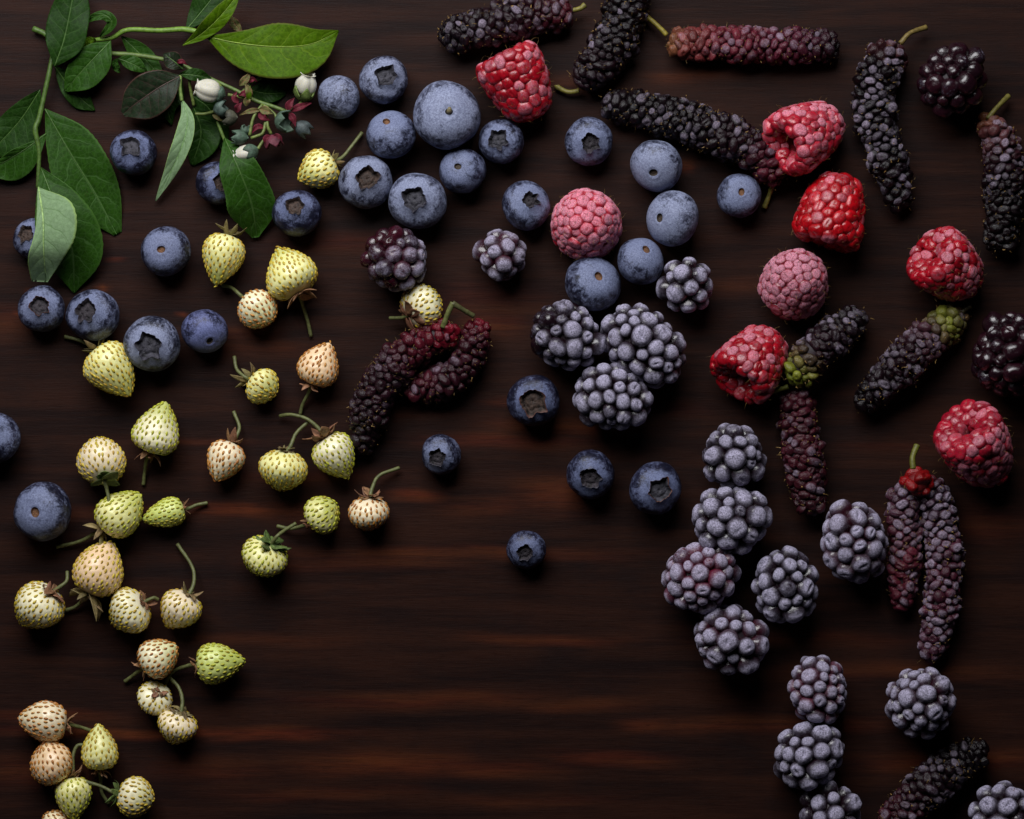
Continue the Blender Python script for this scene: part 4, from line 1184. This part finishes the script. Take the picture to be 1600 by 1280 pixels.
def bell(base, mouth, R, label):
    b, m_ = P(*base), P(*mouth)
    L = (m_ - b).length
    a = np.linspace(0, 2 * math.pi, 50, endpoint=False)
    prof = [(0.30, 0), (0.62, 0.05), (0.86, 0.16), (0.98, 0.32), (1.0, 0.48), (0.94, 0.64), (0.78, 0.79), (0.60, 0.89), (0.56, 0.94), (0.64, 1.0)]
    rows = []
    for i, (q, z) in enumerate(prof):
        k = 1 + 0.15 * (np.abs(np.cos(2.5 * a)) - 0.6) * (1 if z > .05 else .3)
        lobe = 0.0 if z < .9 else 1
        rr = q * R * k * (1 + 0.28 * lobe * (z - .9) / .1 * (np.abs(np.cos(2.5 * a)) - .3))
        zz = z * L - lobe * (1 - np.abs(np.cos(2.5 * a))) * 0.05 * L * (z > .95)
        rows.append(np.stack([rr * np.cos(a), rr * np.sin(a), np.broadcast_to(zz, a.shape)], 1))
    inner = [r_ * np.array([.88, .88, 1]) for r_ in rows[::-1]]
    V = np.array(rows + inner)
    MM = Matrix.Translation(b) @ rot_to(m_ - b, 0.3)
    o = part("flower", grid_mesh("corolla", V, True, False, True), M_PETAL, C, MM)
    o['label'] = label
    return o, MM

def cup(parent, base, mouth, R, col, open_=0.75, lobes=0.35, inner=None, name="calyx"):
    b, m_ = P(*base), P(*mouth)
    L = (m_ - b).length
    a = np.linspace(0, 2 * math.pi, 40, endpoint=False)
    tri = np.abs(((a / (2 * math.pi / 5)) % 1.0) * 2 - 1)
    rows = []
    for z in np.linspace(0, 1, 9):
        q = math.sin(min(1, z / 0.7) * math.pi / 2) ** 0.7 if z < .7 else 1 - (1 - open_) * (z - .7) / .3
        zz = z * L + (lobes * L * (tri - .5) * max(0, (z - .6) / .4))
        rows.append(np.stack([R * q * np.cos(a) + 0 * zz, R * q * np.sin(a), zz], 1))
    rows[0] *= np.array([.02, .02, 1])
    inn = [r_ * np.array([.84, .84, 1]) for r_ in rows[:2:-1]] + [rows[3] * np.array([.3, .3, 1.0])]
    MM = Matrix.Translation(b) @ rot_to(m_ - b, rng.uniform(0, 1.2))
    me = grid_mesh("calyx", np.array(rows + inn), True, True, True)
    return part(name, me, M_COLOR, parent, MM, (*col, 1))

TEAL, LIME, WINE = (0.055, 0.092, 0.062), (0.11, 0.16, 0.035), (0.09, 0.014, 0.026)
f1, _ = bell((343,147,52), (305,136,56), 17.5, 'large white bell flower with its mouth towards the dark leaf')
cup(f1, (352,150,50), (339,146,52), 13, TEAL)
f2, _ = bell((475,147,30), (482,115,44), 16.5, 'single white bell flower standing apart beside a blueberry')
cup(f2, (474,160,28), (476,141,34), 16, LIME, 1.1, 0.8)
f3, _ = bell((401,238,46), (366,245,44), 14, 'small white bell flower lowest on the twig')
cup(f3, (404,232,48), (386,240,48), 13, TEAL, 0.95)
for base, mouth, R, col, op, lo in [((389,216,48),(366,214,48),12,TEAL,.9,.4),((430,190,44),(449,190,54),17,TEAL,1.05,.5),((462,191,40),(480,206,32),13,(0.05,0.065,0.065),.9,.4),
                                    ((333,172,44),(352,168,46),14,(0.07,0.105,0.085),.9,.3),((424,210,44),(428,226,42),14,WINE,1.1,.6),((372,184,40),(352,184,38),13,(0.06,0.06,0.04),.9,.4),
                                    ((383,212,40),(385,198,44),9,TEAL,.8,.3)]:
    cup(C, base, mouth, R, col, op, lo, name="bud")
for i, (pts, w, mt) in enumerate([
    ([(392,152,46),(382,146,50),(372,150,48)], 9, L_RED), ([(390,155,48),(388,140,54),(382,130,50)], 9, L_BRACT), ([(372,162,46),(366,152,50),(370,143,48)], 8, L_RED),
    ([(390,160,46),(389,148,52),(391,134,50)], 7, L_LIGHT), ([(384,166,44),(386,158,48),(394,150,48)], 9, L_BRACT), ([(408,172,44),(390,174,48),(374,180,44)], 7, L_BRACT),
    ([(405,170,46),(418,174,52),(428,178,48)], 11, L_BRACT), ([(404,176,44),(412,184,50),(422,188,46)], 9, L_RED), ([(450,174,46),(452,164,52),(460,153,50)], 10, L_RED),
    ([(455,174,46),(466,168,52),(487,161,44)], 9, L_RED), ([(452,176,44),(458,186,48),(462,198,44)], 9, L_RED), ([(414,200,46),(402,198,52),(392,210,46)], 7, L_RED),
    ([(374,134,40),(384,124,44),(392,112,40)], 10, L_BRACT), ([(386,128,38),(396,124,40),(402,128,36)], 7, L_RED), ([(276,98,38),(284,96,42),(293,102,38)], 6, L_RED),
    ([(370,176,42),(372,168,48),(378,160,46)], 9, L_RED), ([(330,176,36),(345,184,38),(362,186,34)], 9, L_BRACT), ([(424,212,48),(416,218,52),(420,228,46)], 9, L_RED), ([(426,212,48),(436,216,52),(440,224,46)], 9, L_RED)]):
    o = leaf(C, pts, [1, w * .55, w * .6, w * .3, .5], [1, w * .55, w * .6, w * .3, .5], mt, 30, 26, 60 + i, 14, 9, midrib=False, wave=0.8)
    o.name = "bract"; o.data.name = "bract"
for pts in [((340,128,30),(346,138,42),(350,150,50)), ((398,157,36),(375,152,44),(356,148,50)), ((446,174,38),(462,168,38),(473,158,30)), ((410,163,38),(396,184,46),(390,212,48)),
            ((416,165,38),(418,196,46),(424,210,44)), ((412,164,38),(430,180,44),(432,190,44)), ((446,174,38),(455,182,40),(462,191,40)), ((418,166,38),(412,205,48),(403,212,48),(392,216,48)),
            ((416,214,44),(408,225,46),(403,233,48)), ((300,112,28),(296,128,26),(303,166,16)), ((305,178,36),(320,178,36),(335,174,40)), ((378,144,34),(395,128,30),(408,122,24))]:
    petiole(C, pts, [2.2, 2.4, 2.6], (0.12, 0.16, 0.035), "pedicel")
